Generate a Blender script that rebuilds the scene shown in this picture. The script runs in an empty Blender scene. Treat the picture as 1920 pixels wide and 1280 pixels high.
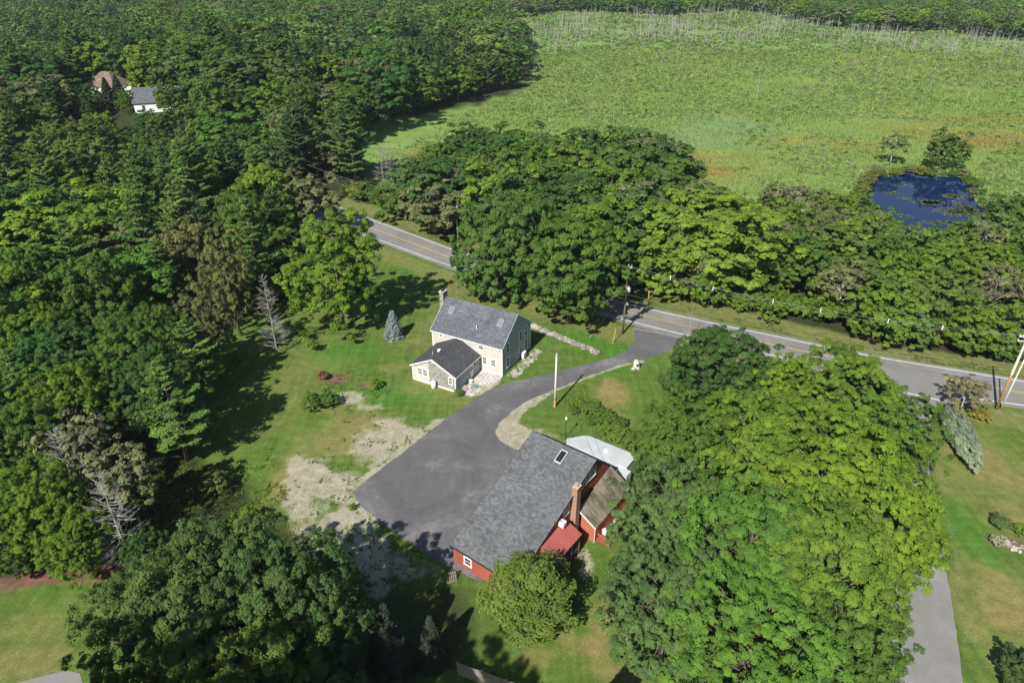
import bpy, math, random
import numpy as np
from mathutils import Vector, Matrix, Euler

S = bpy.context.scene
COL = S.collection
R_ = math.radians

# ------------------------------------------------------------------ camera, sky, sun
H = 58.0; TH = R_(30.26); FPX = 1280.0
cam = bpy.data.objects.new('camera', bpy.data.cameras.new('camera')); COL.objects.link(cam)
cam.location = (0, 0, H); cam.rotation_euler = (R_(90) - TH, 0, 0)
cam.data.sensor_width = 36; cam.data.lens = 24.0
cam.data.clip_start = 0.5; cam.data.clip_end = 8000
S.camera = cam
SUN_AZ = R_(29.5); SUN_EL = R_(43)          # azimuth in which shadows fall (from +Y towards +X)
w = bpy.data.worlds.new('World'); S.world = w; w.use_nodes = True
nt = w.node_tree; bg = nt.nodes['Background']
sky = nt.nodes.new('ShaderNodeTexSky'); sky.sky_type = 'NISHITA'; sky.sun_disc = False
sky.sun_elevation = SUN_EL; sky.sun_rotation = math.pi + SUN_AZ
sky.air_density = 1.0; sky.dust_density = 0.6; sky.ozone_density = 1.5
nt.links.new(sky.outputs[0], bg.inputs[0]); bg.inputs[1].default_value = 0.07
sd = bpy.data.lights.new('sun', 'SUN'); sd.energy = 5.0; sd.angle = R_(0.53); sd.color = (1.0, 0.955, 0.88)
sun = bpy.data.objects.new('sun', sd); COL.objects.link(sun)
ldir = Vector((math.sin(SUN_AZ) * math.cos(SUN_EL), math.cos(SUN_AZ) * math.cos(SUN_EL), -math.sin(SUN_EL)))
sun.rotation_euler = ldir.to_track_quat('-Z', 'Y').to_euler()
sun.location = (-80, -120, 160)
S.view_settings.view_transform = 'Standard'; S.view_settings.look = 'None'
S.view_settings.exposure = 0.57; S.view_settings.gamma = 1.0
S.cycles.max_bounces = 6; S.cycles.diffuse_bounces = 3; S.cycles.glossy_bounces = 3
S.cycles.transmission_bounces = 4; S.cycles.transparent_max_bounces = 6; S.cycles.volume_bounces = 0
S.cycles.caustics_reflective = False; S.cycles.caustics_refractive = False

def G(px, py, z=0.0):
    """Ground (or height z) point seen at a point of the 1920 x 1280 photograph."""
    cx = (px - 960) / FPX; cy = (640 - py) / FPX
    d = (cx, math.cos(TH) + cy * math.sin(TH), -math.sin(TH) + cy * math.cos(TH))
    t = (H - z) / -d[2]
    return np.array([d[0] * t, d[1] * t, z])
def GP(pts, z=0.0): return np.array([G(x, y, z)[:2] for x, y in pts])

# ------------------------------------------------------------------ object helpers
def tag(o, label=None, cat=None, group=None, kind=None):
    if label: o['label'] = label
    if cat: o['category'] = cat
    if group: o['group'] = group
    if kind: o['kind'] = kind
    return o
def K(*c): return (c[0] * 1.6, c[1] * 1.62, c[2] * 1.6)
def link(name, data, parent=None):
    o = bpy.data.objects.new(name, data); COL.objects.link(o)
    if parent is not None: o.parent = parent
    return o
def thing(name, label, cat, loc=(0, 0, 0), rz=0.0, group=None):
    o = bpy.data.objects.new(name, None); COL.objects.link(o)
    o.location = loc; o.rotation_euler = (0, 0, rz); o.empty_display_size = 0.3
    return tag(o, label, cat, group)

def np_mesh(name, verts, faces, mat=None, attrs=None, smooth=False):
    """faces: (n,4) or (n,3) int array."""
    me = bpy.data.meshes.new(name)
    verts = np.asarray(verts, np.float32); faces = np.asarray(faces, np.int32)
    n, k = faces.shape
    me.vertices.add(len(verts)); me.vertices.foreach_set('co', verts.ravel())
    me.loops.add(n * k); me.loops.foreach_set('vertex_index', faces.ravel())
    me.polygons.add(n); me.polygons.foreach_set('loop_start', np.arange(0, n * k, k, dtype=np.int32))
    me.polygons.foreach_set('use_smooth', np.full(n, smooth))
    me.update(calc_edges=True)
    for an, (ty, dom, val) in (attrs or {}).items():
        a = me.attributes.new(an, ty, dom)
        a.data.foreach_set('color' if ty == 'FLOAT_COLOR' else 'value', np.asarray(val, np.float32).ravel())
    if mat: me.materials.append(mat)
    return me

class MB:
    def __init__(s): s.v = []; s.f = []
    def add(s, vs, fs):
        b = len(s.v); s.v += [tuple(map(float, p)) for p in vs]; s.f += [tuple(b + i for i in f) for f in fs]; return s
    def box(s, a, b):
        x0, y0, z0 = a; x1, y1, z1 = b
        if x0 > x1: x0, x1 = x1, x0
        if y0 > y1: y0, y1 = y1, y0
        if z0 > z1: z0, z1 = z1, z0
        return s.add([(x0,y0,z0),(x1,y0,z0),(x1,y1,z0),(x0,y1,z0),(x0,y0,z1),(x1,y0,z1),(x1,y1,z1),(x0,y1,z1)],
                     [(0,3,2,1),(4,5,6,7),(0,1,5,4),(1,2,6,5),(2,3,7,6),(3,0,4,7)])
    def slab(s, pts, th, d=(0, 0, -1)):
        n = len(pts); d = np.array(d) * th; q = [np.array(p) + d for p in pts]
        return s.add(list(pts) + q, [tuple(range(n)), tuple(range(2 * n - 1, n - 1, -1))] +
                     [(i, i + n, (i + 1) % n + n, (i + 1) % n) for i in range(n)])
    def tube(s, pts, rad, sides=6, cap=True):
        pts = [np.array(p, float) for p in pts]; n = len(pts)
        if not hasattr(rad, '__len__'): rad = [rad] * n
        vs = []
        for i, p in enumerate(pts):
            t = pts[min(i + 1, n - 1)] - pts[max(i - 1, 0)]; t /= (np.linalg.norm(t) + 1e-9)
            a = np.cross(t, (0, 0, 1) if abs(t[2]) < .9 else (1, 0, 0)); a /= np.linalg.norm(a); b = np.cross(t, a)
            for k in range(sides):
                an = 2 * math.pi * k / sides; vs.append(p + rad[i] * (a * math.cos(an) + b * math.sin(an)))
        fs = [(i*sides+k, i*sides+(k+1) % sides, (i+1)*sides+(k+1) % sides, (i+1)*sides+k) for i in range(n-1) for k in range(sides)]
        if cap: fs += [tuple(range(sides))[::-1], tuple((n-1)*sides+k for k in range(sides))]
        return s.add(vs, fs)
    def mesh(s, name, mat, smooth=False):
        me = bpy.data.meshes.new(name); me.from_pydata(s.v, [], s.f); me.update()
        if smooth:
            for p in me.polygons: p.use_smooth = True
        me.materials.append(mat); return me
    def build(s, name, mat, parent=None, smooth=False, recalc=True, bevel=0):
        me = s.mesh(name, mat, smooth)
        if recalc or bevel:
            import bmesh
            bm = bmesh.new(); bm.from_mesh(me)
            if bevel:
                bmesh.ops.bevel(bm, geom=bm.edges[:], offset=bevel, segments=1, affect='EDGES')
            bmesh.ops.recalc_face_normals(bm, faces=bm.faces[:]); bm.to_mesh(me); bm.free()
        return link(name, me, parent)

# ------------------------------------------------------------------ materials
class NT:
    def __init__(s, name):
        s.m = bpy.data.materials.new(name); s.m.use_nodes = True; s.t = s.m.node_tree
        s.b = s.t.nodes['Principled BSDF']; s.out = s.t.nodes['Material Output']; s._tc = None
    def n(s, ty, **kw):
        x = s.t.nodes.new(ty)
        for k, v in kw.items(): setattr(x, k, v)
        return x
    def l(s, a, b): s.t.links.new(a, b)
    def co(s, kind='Object', scale=1.0, rot=0.0):
        if s._tc is None: s._tc = s.n('ShaderNodeTexCoord')
        m = s.n('ShaderNodeMapping'); s.l(s._tc.outputs[kind], m.inputs[0])
        m.inputs['Scale'].default_value = (scale,) * 3 if not hasattr(scale, '__len__') else scale
        m.inputs['Rotation'].default_value = (0, 0, rot)
        return m.outputs[0]
    def noise(s, co, scale, detail=4, rough=.55, dist=0):
        x = s.n('ShaderNodeTexNoise'); s.l(co, x.inputs['Vector']); x.inputs['Scale'].default_value = scale
        x.inputs['Detail'].default_value = detail; x.inputs['Roughness'].default_value = rough; x.inputs['Distortion'].default_value = dist
        return x.outputs[0]
    def ramp(s, fac, stops):
        x = s.n('ShaderNodeValToRGB'); s.l(fac, x.inputs[0]); e = x.color_ramp.elements
        while len(e) < len(stops): e.new(.5)
        for i, (p, c) in enumerate(stops):
            e[i].position = p; e[i].color = (*c, 1) if hasattr(c, '__len__') else (c, c, c, 1)
        return x.outputs[0]
    def mix(s, f, a, b, mode='MIX'):
        x = s.n('ShaderNodeMix', data_type='RGBA', blend_type=mode)
        for i, v in ((0, f), (6, a), (7, b)):
            if isinstance(v, (int, float)):
                x.inputs[i].default_value = v if i == 0 else (v, v, v, 1)
            elif isinstance(v, tuple): x.inputs[i].default_value = (*v, 1)
            else: s.l(v, x.inputs[i])
        return x.outputs[2]
    def math(s, op, a, b=0.0, clamp=False):
        x = s.n('ShaderNodeMath', operation=op); x.use_clamp = clamp
        for i, v in ((0, a), (1, b)):
            if isinstance(v, (int, float)): x.inputs[i].default_value = v
            else: s.l(v, x.inputs[i])
        return x.outputs[0]
    def attr(s, name, out='Fac'):
        x = s.n('ShaderNodeAttribute', attribute_name=name); return x.outputs[out]
    def bump(s, h, strength=.3, dist=.05):
        x = s.n('ShaderNodeBump'); s.l(h, x.inputs['Height']); x.inputs['Strength'].default_value = strength
        x.inputs['Distance'].default_value = dist; s.l(x.outputs[0], s.b.inputs['Normal']); return x
    def fin(s, col=None, rough=.8, spec=.3, metal=0):
        if col is not None:
            if isinstance(col, tuple): s.b.inputs['Base Color'].default_value = (*col, 1)
            else: s.l(col, s.b.inputs['Base Color'])
        s.b.inputs['Roughness'].default_value = rough; s.b.inputs['Specular IOR Level'].default_value = spec
        s.b.inputs['Metallic'].default_value = metal
        return s.m

def simple(name, c, rough=.7, var=.15, scale=2.0, spec=.3, metal=0, bump=0):
    N = NT(name); co = N.co(); f = N.noise(co, scale, 5)
    c2 = tuple(x * (1 - var) for x in c); c3 = tuple(min(1, x * (1 + var)) for x in c)
    if bump: N.bump(N.noise(co, scale * 6, 3), .4, bump)
    return N.fin(N.ramp(f, [(.3, c2), (.7, c3)]), rough, spec, metal)

def foliage(name, attr_tint=False, translucent=.28, rough=.5):
    N = NT(name); tone = N.attr('tone')
    if attr_tint: base = N.attr('tint', 'Color')
    else:
        oi = N.n('ShaderNodeObjectInfo'); base = oi.outputs['Color']
    lo = N.mix(1.0, base, (.82, .76, .90), 'MULTIPLY'); hi = N.mix(1.0, base, (2.1, 1.66, 1.55), 'MULTIPLY')
    col = N.mix(tone, lo, hi)
    N.fin(col, .75, .08)
    tr = N.n('ShaderNodeBsdfTranslucent'); N.l(N.mix(1.0, col, (1.15, 1.5, .5), 'MULTIPLY'), tr.inputs[0])
    mx = N.n('ShaderNodeMixShader'); mx.inputs[0].default_value = translucent
    N.l(N.b.outputs[0], mx.inputs[1]); N.l(tr.outputs[0], mx.inputs[2]); N.l(mx.outputs[0], N.out.inputs[0])
    return N.m
M_leaf = foliage('leaf', translucent=.34); M_needle = foliage('needle', translucent=.22, rough=.6)
M_leaf_far = foliage('leaf_far', attr_tint=True); M_grassy = foliage('grass_blade', attr_tint=True, translucent=.42)
M_bark = simple('bark', (.16, .125, .095), .95, .35, 3, bump=.05)
M_bark_pale = simple('pale_bark', (.42, .38, .33), .9, .25, 3)
M_dead = simple('dead_wood', (.27, .26, .23), .9, .25, 2)

def shingle(name, c, scale=1.0, var=.35):
    N = NT(name); co = N.co()
    br = N.n('ShaderNodeTexBrick'); N.l(co, br.inputs['Vector'])
    br.inputs['Color1'].default_value = (*[x * (1 - var) for x in c], 1); br.inputs['Color2'].default_value = (*[x * (1 + var) for x in c], 1)
    br.inputs['Mortar'].default_value = (*[x * .55 for x in c], 1)
    br.inputs['Scale'].default_value = 1.0; br.inputs['Brick Width'].default_value = .42 * scale; br.inputs['Row Height'].default_value = .2 * scale
    br.inputs['Mortar Size'].default_value = .018; br.inputs['Bias'].default_value = -.1
    n1 = N.noise(co, .35, 4, .6); n2 = N.noise(co, 2.2, 4, .7)
    f = N.math('ADD', N.math('MULTIPLY', n1, .5), N.math('MULTIPLY', n2, .5))
    col = N.mix(1.0, br.outputs[0], N.ramp(f, [(.32, .72), (.68, 1.28)]), 'MULTIPLY')
    N.bump(br.outputs['Fac'], -.3, .02)
    return N.fin(col, .9, .2)
M_roof_main = shingle('slate_grey_shingle', (.115, .125, .14), .9, .26)
M_roof_annex = shingle('charcoal_shingle', (.075, .08, .085), .85, .28)
M_roof_barn = shingle('grey_shingle', (.125, .132, .138), .9, .30)
def brown_roof():
    N = NT('weathered_brown_shingle'); co = N.co()
    n1 = N.noise(N.co(scale=(.25, 1.0, .6)), 1.0, 5, .6); n2 = N.noise(co, 9, 4, .7)
    c = N.ramp(n1, [(.36, (.09, .075, .05)), (.52, (.20, .18, .145)), (.7, (.26, .235, .195))])
    return N.fin(N.mix(1.0, c, N.ramp(n2, [(.3, .75), (.7, 1.2)]), 'MULTIPLY'), .95, .15)
M_roof_brown = brown_roof()
def clapboard(name, c, pitch=.13, var=.08, depth=.02):
    N = NT(name); co = N.co(); sep = N.n('ShaderNodeSeparateXYZ'); N.l(co, sep.inputs[0])
    saw = N.math('FRACT', N.math('DIVIDE', sep.outputs[2], pitch))
    n1 = N.noise(co, .8, 5, .65)
    col = N.mix(1.0, N.ramp(n1, [(.3, tuple(x * (1 - var) for x in c)), (.7, tuple(min(1, x * (1 + var)) for x in c))]),
                N.ramp(saw, [(0, .8), (.12, 1.0), (1, 1.0)]), 'MULTIPLY')
    N.bump(saw, -.6, depth)
    return N.fin(col, .65, .3)
M_cream = clapboard('cream_clapboard', (.50, .47, .43))
M_greyblue = clapboard('grey_clapboard', (.30, .36, .38))
def vert_board(name, c, pitch=.3):
    N = NT(name); co = N.co(); sep = N.n('ShaderNodeSeparateXYZ'); N.l(co, sep.inputs[0])
    saw = N.math('FRACT', N.math('DIVIDE', N.math('ADD', sep.outputs[0], sep.outputs[1]), pitch))
    n1 = N.noise(N.co(scale=(1, 1, .25)), 1.6, 5, .7)
    col = N.mix(1.0, N.ramp(n1, [(.3, tuple(x * .78 for x in c)), (.7, tuple(x * 1.15 for x in c))]),
                N.ramp(saw, [(0, .55), (.08, 1.0), (1, 1.0)]), 'MULTIPLY')
    N.bump(saw, .5, .015); return N.fin(col, .8, .25)
M_red = vert_board('red_barn_board', (.33, .088, .055), .32)
M_red_clap = clapboard('red_clapboard', (.42, .135, .085), .14)
M_fence = vert_board('grey_fence_board', (.30, .26, .21), .15)
def metal_red():
    N = NT('red_ribbed_metal'); co = N.co(); sep = N.n('ShaderNodeSeparateXYZ'); N.l(co, sep.inputs[0])
    saw = N.math('FRACT', N.math('DIVIDE', sep.outputs[1], .23))
    col = N.mix(1.0, N.ramp(N.noise(N.co(scale=(.3, 1, 1)), 1.5, 4), [(.3, (.32, .075, .065)), (.7, (.42, .105, .09))]),
                N.ramp(saw, [(0, .55), (.1, 1.25), (.22, .8), (.3, 1.0), (1, 1.0)]), 'MULTIPLY')
    N.bump(N.ramp(saw, [(0, 0.0), (.1, 1.0), (.25, 0.0)]), .8, .03)
    return N.fin(col, .45, .5)
M_redmetal = metal_red()
def cedar():
    N = NT('weathered_cedar_shingle'); co = N.co(scale=(1, 1, 1))
    v = N.n('ShaderNodeTexVoronoi'); N.l(N.co(scale=(9, 9, 8)), v.inputs['Vector']); v.inputs['Scale'].default_value = 1.0
    col = N.ramp(v.outputs['Color'], [(.15, (.15, .14, .13)), (.5, (.27, .255, .23)), (.85, (.40, .38, .34))])
    col = N.mix(1.0, col, N.ramp(N.noise(co, 1.3, 4), [(.3, .8), (.7, 1.15)]), 'MULTIPLY')
    return N.fin(col, .9, .2)
M_cedar = cedar()
M_white = simple('white_trim_paint', (.78, .77, .74), .5, .04, 2)
M_white_pl = simple('white_plastic', (.80, .80, .79), .4, .03, 2)
M_glass = NT('window_glass').fin((.015, .02, .028), .06, .6)
M_glass_green = NT('mirrored_glass').fin((.06, .065, .05), .08, .6)
M_skyglass = NT('skylight_glass').fin((.16, .19, .21), .12, .6)
M_lead = simple('skylight_frame', (.25, .24, .23), .5, .1)
M_dark = simple('dark_metal', (.03, .03, .032), .5, .1)
M_screen = simple('dark_screen', (.035, .035, .03), .8, .3, 3)
def brick():
    N = NT('chimney_brick'); co = N.co(); sep = N.n('ShaderNodeSeparateXYZ'); N.l(co, sep.inputs[0])
    cmb = N.n('ShaderNodeCombineXYZ'); N.l(N.math('ADD', sep.outputs[0], sep.outputs[1]), cmb.inputs[0]); N.l(sep.outputs[2], cmb.inputs[1])
    br = N.n('ShaderNodeTexBrick'); N.l(cmb.outputs[0], br.inputs['Vector']); br.inputs['Scale'].default_value = 1
    br.inputs['Brick Width'].default_value = .22; br.inputs['Row Height'].default_value = .085; br.inputs['Mortar Size'].default_value = .012
    br.inputs['Color1'].default_value = (.36, .15, .095, 1); br.inputs['Color2'].default_value = (.25, .10, .065, 1); br.inputs['Mortar'].default_value = (.42, .36, .29, 1)
    return N.fin(N.mix(1.0, br.outputs[0], N.ramp(N.noise(co, 4, 4), [(.3, .75), (.7, 1.2)]), 'MULTIPLY'), .9, .2)
M_brick = brick()
def stone(name, a, b, sc=4.0):
    N = NT(name); co = N.co()
    v = N.n('ShaderNodeTexVoronoi'); N.l(co, v.inputs['Vector']); v.inputs['Scale'].default_value = sc
    c = N.ramp(v.outputs['Color'], [(.2, a), (.8, b)])
    c = N.mix(1.0, c, N.ramp(N.noise(co, 3.0, 5, .7), [(.3, .6), (.7, 1.25)]), 'MULTIPLY')
    N.bump(N.noise(co, 8, 3), .4, .05); return N.fin(c, .9, .2)
M_stone = stone('field_stone', (.20, .18, .15), (.44, .41, .36), 1.6)
M_stone_ch = stone('chimney_stone', (.13, .125, .115), (.36, .34, .31), 3.2)
M_pale_stone = stone('pale_granite', (.42, .40, .37), (.62, .60, .56), 1.2)
def asphalt(name, c, streak=.12, seed=0.0, cracks=False, light=None):
    N = NT(name); co = N.co()
    n1 = N.noise(co, .09 + seed, 5, .6, 1.2); n2 = N.noise(co, 1.3, 5, .65); n3 = N.noise(co, 14, 3, .6)
    f = N.math('ADD', N.math('MULTIPLY', n1, .62), N.math('ADD', N.math('MULTIPLY', n2, .26), N.math('MULTIPLY', n3, .12)))
    lo = tuple(x * (1 - streak * 1.6) for x in c); hi = light or tuple(x * (1 + streak * 2) for x in c)
    col = N.ramp(f, [(.38, lo), (.52, c), (.66, hi)])
    st = N.noise(N.co(scale=(.9, .10, 1), rot=-.75), 1.0, 5, .7)
    col = N.mix(1.0, col, N.ramp(st, [(.34, .95), (.66, 1.05)]), 'MULTIPLY')
    if cracks:
        v = N.n('ShaderNodeTexVoronoi', feature='DISTANCE_TO_EDGE'); N.l(N.co(scale=.16), v.inputs['Vector']); v.inputs['Scale'].default_value = 1
        v.inputs['Randomness'].default_value = 1
        col = N.mix(N.ramp(v.outputs['Distance'], [(0, .4), (.008, 0.0)]), col, tuple(x * .45 for x in c))
    N.bump(n3, .3, .02); return N.fin(col, .85, .25)
M_road = asphalt('worn_road_asphalt', (.205, .20, .19), .10)
M_drive = asphalt('driveway_asphalt', (.118, .115, .118), .15, .02, light=(.215, .208, .203))
M_side = asphalt('side_road_asphalt', (.215, .21, .20), .10, .02)
M_paint_w = simple('white_road_paint', (.70, .69, .66), .7, .18, 1.5)
M_paint_y = simple('yellow_road_paint', (.58, .36, .07), .7, .2, 1.5)
M_pole = simple('grey_pole_wood', (.20, .165, .13), .9, .25, 1.2)
M_pole_new = simple('tan_pole_wood', (.46, .27, .11), .8, .2, 1.0)
M_pole_white = simple('weathered_white_pole', (.60, .58, .52), .8, .12, 1.0)
M_wire = simple('wire', (.20, .20, .20), .6, .05)
M_wire_dark = simple('dark_wire', (.05, .05, .055), .6, .05)
M_steel = simple('grey_steel', (.45, .46, .47), .4, .06)

# ------------------------------------------------------------------ numpy noise and polygon tools
rng = np.random.default_rng(7)
_perm = rng.random((256, 256)).astype(np.float32)
def vnoise(x, y, s, off=0):
    x = x / s + off * 17.3; y = y / s + off * 5.1
    xi = np.floor(x).astype(int); yi = np.floor(y).astype(int); fx = x - xi; fy = y - yi
    fx = fx * fx * (3 - 2 * fx); fy = fy * fy * (3 - 2 * fy)
    g = lambda a, b: _perm[a & 255, b & 255]
    return (g(xi, yi) * (1 - fx) + g(xi + 1, yi) * fx) * (1 - fy) + (g(xi, yi + 1) * (1 - fx) + g(xi + 1, yi + 1) * fx) * fy
def fbm(x, y, s, off=0, o=4):
    r = 0; a = 1; t = 0
    for i in range(o):
        r = r + a * vnoise(x, y, s / 2 ** i, off + i); t += a; a *= .5
    return r / t
def sdf_poly(P, x, y):
    """Signed distance, positive inside."""
    P = np.asarray(P); d = np.full(x.shape, 1e9); ins = np.zeros(x.shape, bool); n = len(P)
    for i in range(n):
        ax, ay = P[i]; bx, by = P[(i + 1) % n]; ex, ey = bx - ax, by - ay
        t = np.clip(((x - ax) * ex + (y - ay) * ey) / (ex * ex + ey * ey + 1e-12), 0, 1)
        d = np.minimum(d, (x - ax - t * ex) ** 2 + (y - ay - t * ey) ** 2)
        c = (ay > y) != (by > y)
        ins ^= c & (x < ex * (y - ay) / ((by - ay) if by != ay else 1e-12) + ax)
    return np.where(ins, 1, -1) * np.sqrt(d)
def dist_line(P, x, y):
    P = np.asarray(P); d = np.full(x.shape, 1e9)
    for i in range(len(P) - 1):
        ax, ay = P[i]; bx, by = P[i + 1]; ex, ey = bx - ax, by - ay
        t = np.clip(((x - ax) * ex + (y - ay) * ey) / (ex * ex + ey * ey + 1e-12), 0, 1)
        d = np.minimum(d, np.hypot(x - ax - t * ex, y - ay - t * ey))
    return d
def smooth_line(P, n=6):
    """Catmull-Rom through ground points."""
    P = np.asarray(P, float); out = []
    Q = np.vstack([2 * P[0] - P[1], P, 2 * P[-1] - P[-2]])
    for i in range(1, len(Q) - 2):
        for k in range(n):
            t = k / n; a, b, c, d = Q[i - 1], Q[i], Q[i + 1], Q[i + 2]
            out.append(.5 * ((2 * b) + (-a + c) * t + (2 * a - 5 * b + 4 * c - d) * t * t + (-a + 3 * b - 3 * c + d) * t ** 3))
    out.append(P[-1]); return np.array(out)

# ------------------------------------------------------------------ the roads' own lines (ground points)
# main road: far-side white line, near-side white line
def ext(P, a, b):
    P = list(P); return [P[0] + (P[0] - P[1]) * a] + P + [P[-1] + (P[-1] - P[-2]) * b]
far_line = GP([(560, 361), (640, 391), (727, 423.4), (790, 446.6), (853, 470), (1000, 518), (1144.6, 562), (1314, 601.5), (1440, 627.7), (1626, 666), (1785, 693), (1918, 715), (2080, 741), (2300, 775)])
near_line = GP([(520, 380), (620, 417), (725, 455), (846, 499), (990, 546), (1139.6, 591), (1285, 628), (1448, 666), (1560, 697), (1666, 729), (1765, 748), (1838, 749), (1920, 760), (2090, 786), (2300, 818)])
yel_line = GP([(540, 367), (625, 401), (727, 439), (790, 462), (854.6, 487), (1000, 534), (1145, 577), (1200.5, 590), (1297, 612.6), (1440, 643.7), (1570, 672)])
yel_line2 = GP([(1769, 708.7), (1920, 736.6), (2090, 765), (2300, 800)])
far_s = smooth_line(far_line, 5); near_s = smooth_line(near_line, 5)
def offset_line(P, d):
    T = np.gradient(P, axis=0); T /= np.linalg.norm(T, axis=1)[:, None]
    return P + np.stack([-T[:, 1], T[:, 0]], 1) * d
road_mid = (far_line[:13] + near_line[[0, 1, 2, 3, 3, 4, 5, 6, 7, 9, 10, 12, 13]]) / 2
drive_pts = [(1186, 612.7), (1191, 627), (1188, 643), (1172, 659), (1141.6, 671.6), (1101, 681.8), (1060, 693), (1015, 703), (985, 710.5), (958, 716), (936.7, 721.8), (909.6, 736.7), (880, 755), (850, 775), (825.6, 792.5), (755, 848), (686, 900.6), (661, 922.5), (672, 938), (683, 953.8), (711, 975.6), (752, 1007), (792.5, 1035), (833, 1058),
             (900, 1090), (1000, 1000), (1010, 850), (966.5, 842), (936.7, 826), (927, 810), (934, 793.6), (958, 772), (991, 750), (1039.6, 730), (1104.6, 704), (1164, 682.5), (1234.6, 667.6), (1262, 652), (1290, 634), (1240, 614)]
side_pts = [(1637, 1290), (1640, 1203), (1634, 1080), (1625, 960), (1618, 860), (1612, 790), (1600, 745), (1580, 712), (1640, 716), (1700, 735), (1765, 752), (1744, 790), (1741, 830), (1742, 890), (1768, 1033), (1786, 1135.6), (1807.6, 1290)]
def ragged_edge(P, amp=.09, step=.5, seed=1):
    r = np.random.default_rng(seed); out = []
    for i in range(len(P)):
        a, b_ = P[i], P[(i + 1) % len(P)]; n = max(1, int(np.linalg.norm(b_ - a) / step))
        for k in range(n): out.append(a + (b_ - a) * k / n + r.normal(size=2) * amp * .6)
    return np.array(out)
DRIVE = GP(drive_pts); SIDE = GP(side_pts)

HC = G(235, 195, 12)
def hill(x, y): return 12.0 * np.exp(-(((x - HC[0]) / 75) ** 2 + ((y - HC[1] - 25) / 55) ** 2) ** 2)
# ------------------------------------------------------------------ ground sheet
def axis(lo, mid0, mid1, hi, step, grow=1.09):
    a = list(np.arange(mid0, mid1 + step, step)); s = step; x = a[-1]
    while x < hi: s *= grow; x += s; a.append(x)
    s = step; x = a[0]; b = []
    while x > lo: s *= grow; x -= s; b.append(x)
    return np.array(b[::-1] + a)
gx = axis(-3500, -75, 95, 3500, .45); gy = axis(-1200, 28, 150, 4500, .45, 1.045)
X, Y = np.meshgrid(gx, gy); nxv, nyv = len(gx), len(gy)
n1 = fbm(X, Y, 6, 1); n2 = fbm(X, Y, 1.6, 9, 3); nz = (n1 - .5) * 5 + (n2 - .5) * 2.0
def soft(P, wdt=1.2, amp=1.0): return np.clip(.5 + (sdf_poly(P, X, Y) + nz * amp) / (2 * wdt), 0, 1)
def blob(px, py, rx, ry, amp=1.0, rot=0.0):
    c = G(px, py); dx = X - c[0]; dy = Y - c[1]; cr, sr = math.cos(rot), math.sin(rot)
    u = (dx * cr + dy * sr) / rx; v = (-dx * sr + dy * cr) / ry
    return np.clip(1.6 * (1 - np.hypot(u, v)) + (n2 - .5) * 1.4 + (n1 - .5), 0, 1) * amp
lawn = soft(GP([(600, 420), (720, 452), (860, 500), (1150, 590), (1290, 632), (1560, 712), (1640, 760), (1660, 1000), (1637, 1400), (560, 1500), (640, 1200), (540, 1010), (440, 900), (360, 840), (330, 700), (440, 600), (560, 560)]))
lawn = np.maximum(lawn, soft(GP([(1745, 770), (1880, 757), (2300, 815), (2500, 1500), (1800, 1500), (1770, 1033), (1742, 890)]), .8, .3))
lawn = np.maximum(lawn, soft(GP([(-500, 1190), (0, 1105), (60, 1094), (150, 1088), (260, 1078), (420, 1050), (420, 1400), (-500, 1500)]), .3, .15))
lawn = lawn * (1 - .85 * soft(GP([(640, 1075), (760, 1100), (850, 1075), (885, 1120), (880, 1235), (800, 1260), (600, 1330), (560, 1200)]), 1.5, .5))  # oak-to-barn shade painted in: lawn fades to the dark floor colour
rd = dist_line(road_mid, X, Y)
verge = np.clip((11.0 - rd + (n1 - .5) * 3) / 1.2, 0, 1)
bare = soft(GP([(735, 782), (822, 792), (754, 845), (686, 898), (640, 890), (560, 882), (552, 868), (600, 856), (650, 845), (655, 815), (700, 800)]), 2.0, 1.0) * np.clip(.75 + (fbm(X, Y, 4.5, 61) - .32) * 3.2, 0, 1)
bare = np.maximum(bare, np.clip(2.1 - dist_line(GP([(822, 795), (755, 851), (690, 903)]), X, Y) * 1.1 + (n2 - .5) * 1.5, 0, 1) * .95)
bare = np.maximum(bare, .95 * soft(GP([(556, 850), (690, 900), (664, 925), (712, 982), (800, 1050), (845, 1075), (760, 1095), (640, 1105), (585, 1070), (535, 1000), (525, 920)]), 1.5, .8) * np.clip((fbm(X, Y, 5.5, 31) - .30) * 4, 0, 1))
bare = np.maximum(bare, soft(GP([(927, 810), (934, 792), (960, 769), (990, 747), (1025, 733), (1035, 737), (1008, 757), (978, 777), (972, 792), (1002, 808), (968, 850), (936, 830)]), .3, .1))
bare = np.maximum(bare, .6 * soft(GP([(985, 792), (1062, 812), (1100, 826), (1060, 832), (1000, 815)]), .8, .5))
bare = np.maximum(bare, np.clip(1.4 - dist_line(GP([(1035, 734), (1104, 706), (1164, 685), (1205, 677)]), X, Y) * 2.2 + (n2 - .5), 0, 1) * .8)
bare = np.maximum(bare, .8 * blob(655, 745, 2.6, 2.2)); bare = np.maximum(bare, .6 * blob(700, 765, 3.2, 1.2)); bare = np.maximum(bare, .75 * blob(1095, 1060, 1.6, 3.2))
bare = np.maximum(bare, .35 * np.clip((8.0 - rd + (n2 - .5) * 2) / 1.0, 0, 1) * np.clip((fbm(X, Y, 7, 77) - .42) * 5, 0, 1))
bare = np.maximum(bare, .9 * np.clip(1.2 - dist_line(GP([(1758, 870), (1776, 960), (1790, 1033), (1803, 1135), (1825, 1290)]), X, Y) * 1.5, 0, 1) * .35)
dry = np.zeros_like(X)
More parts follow.
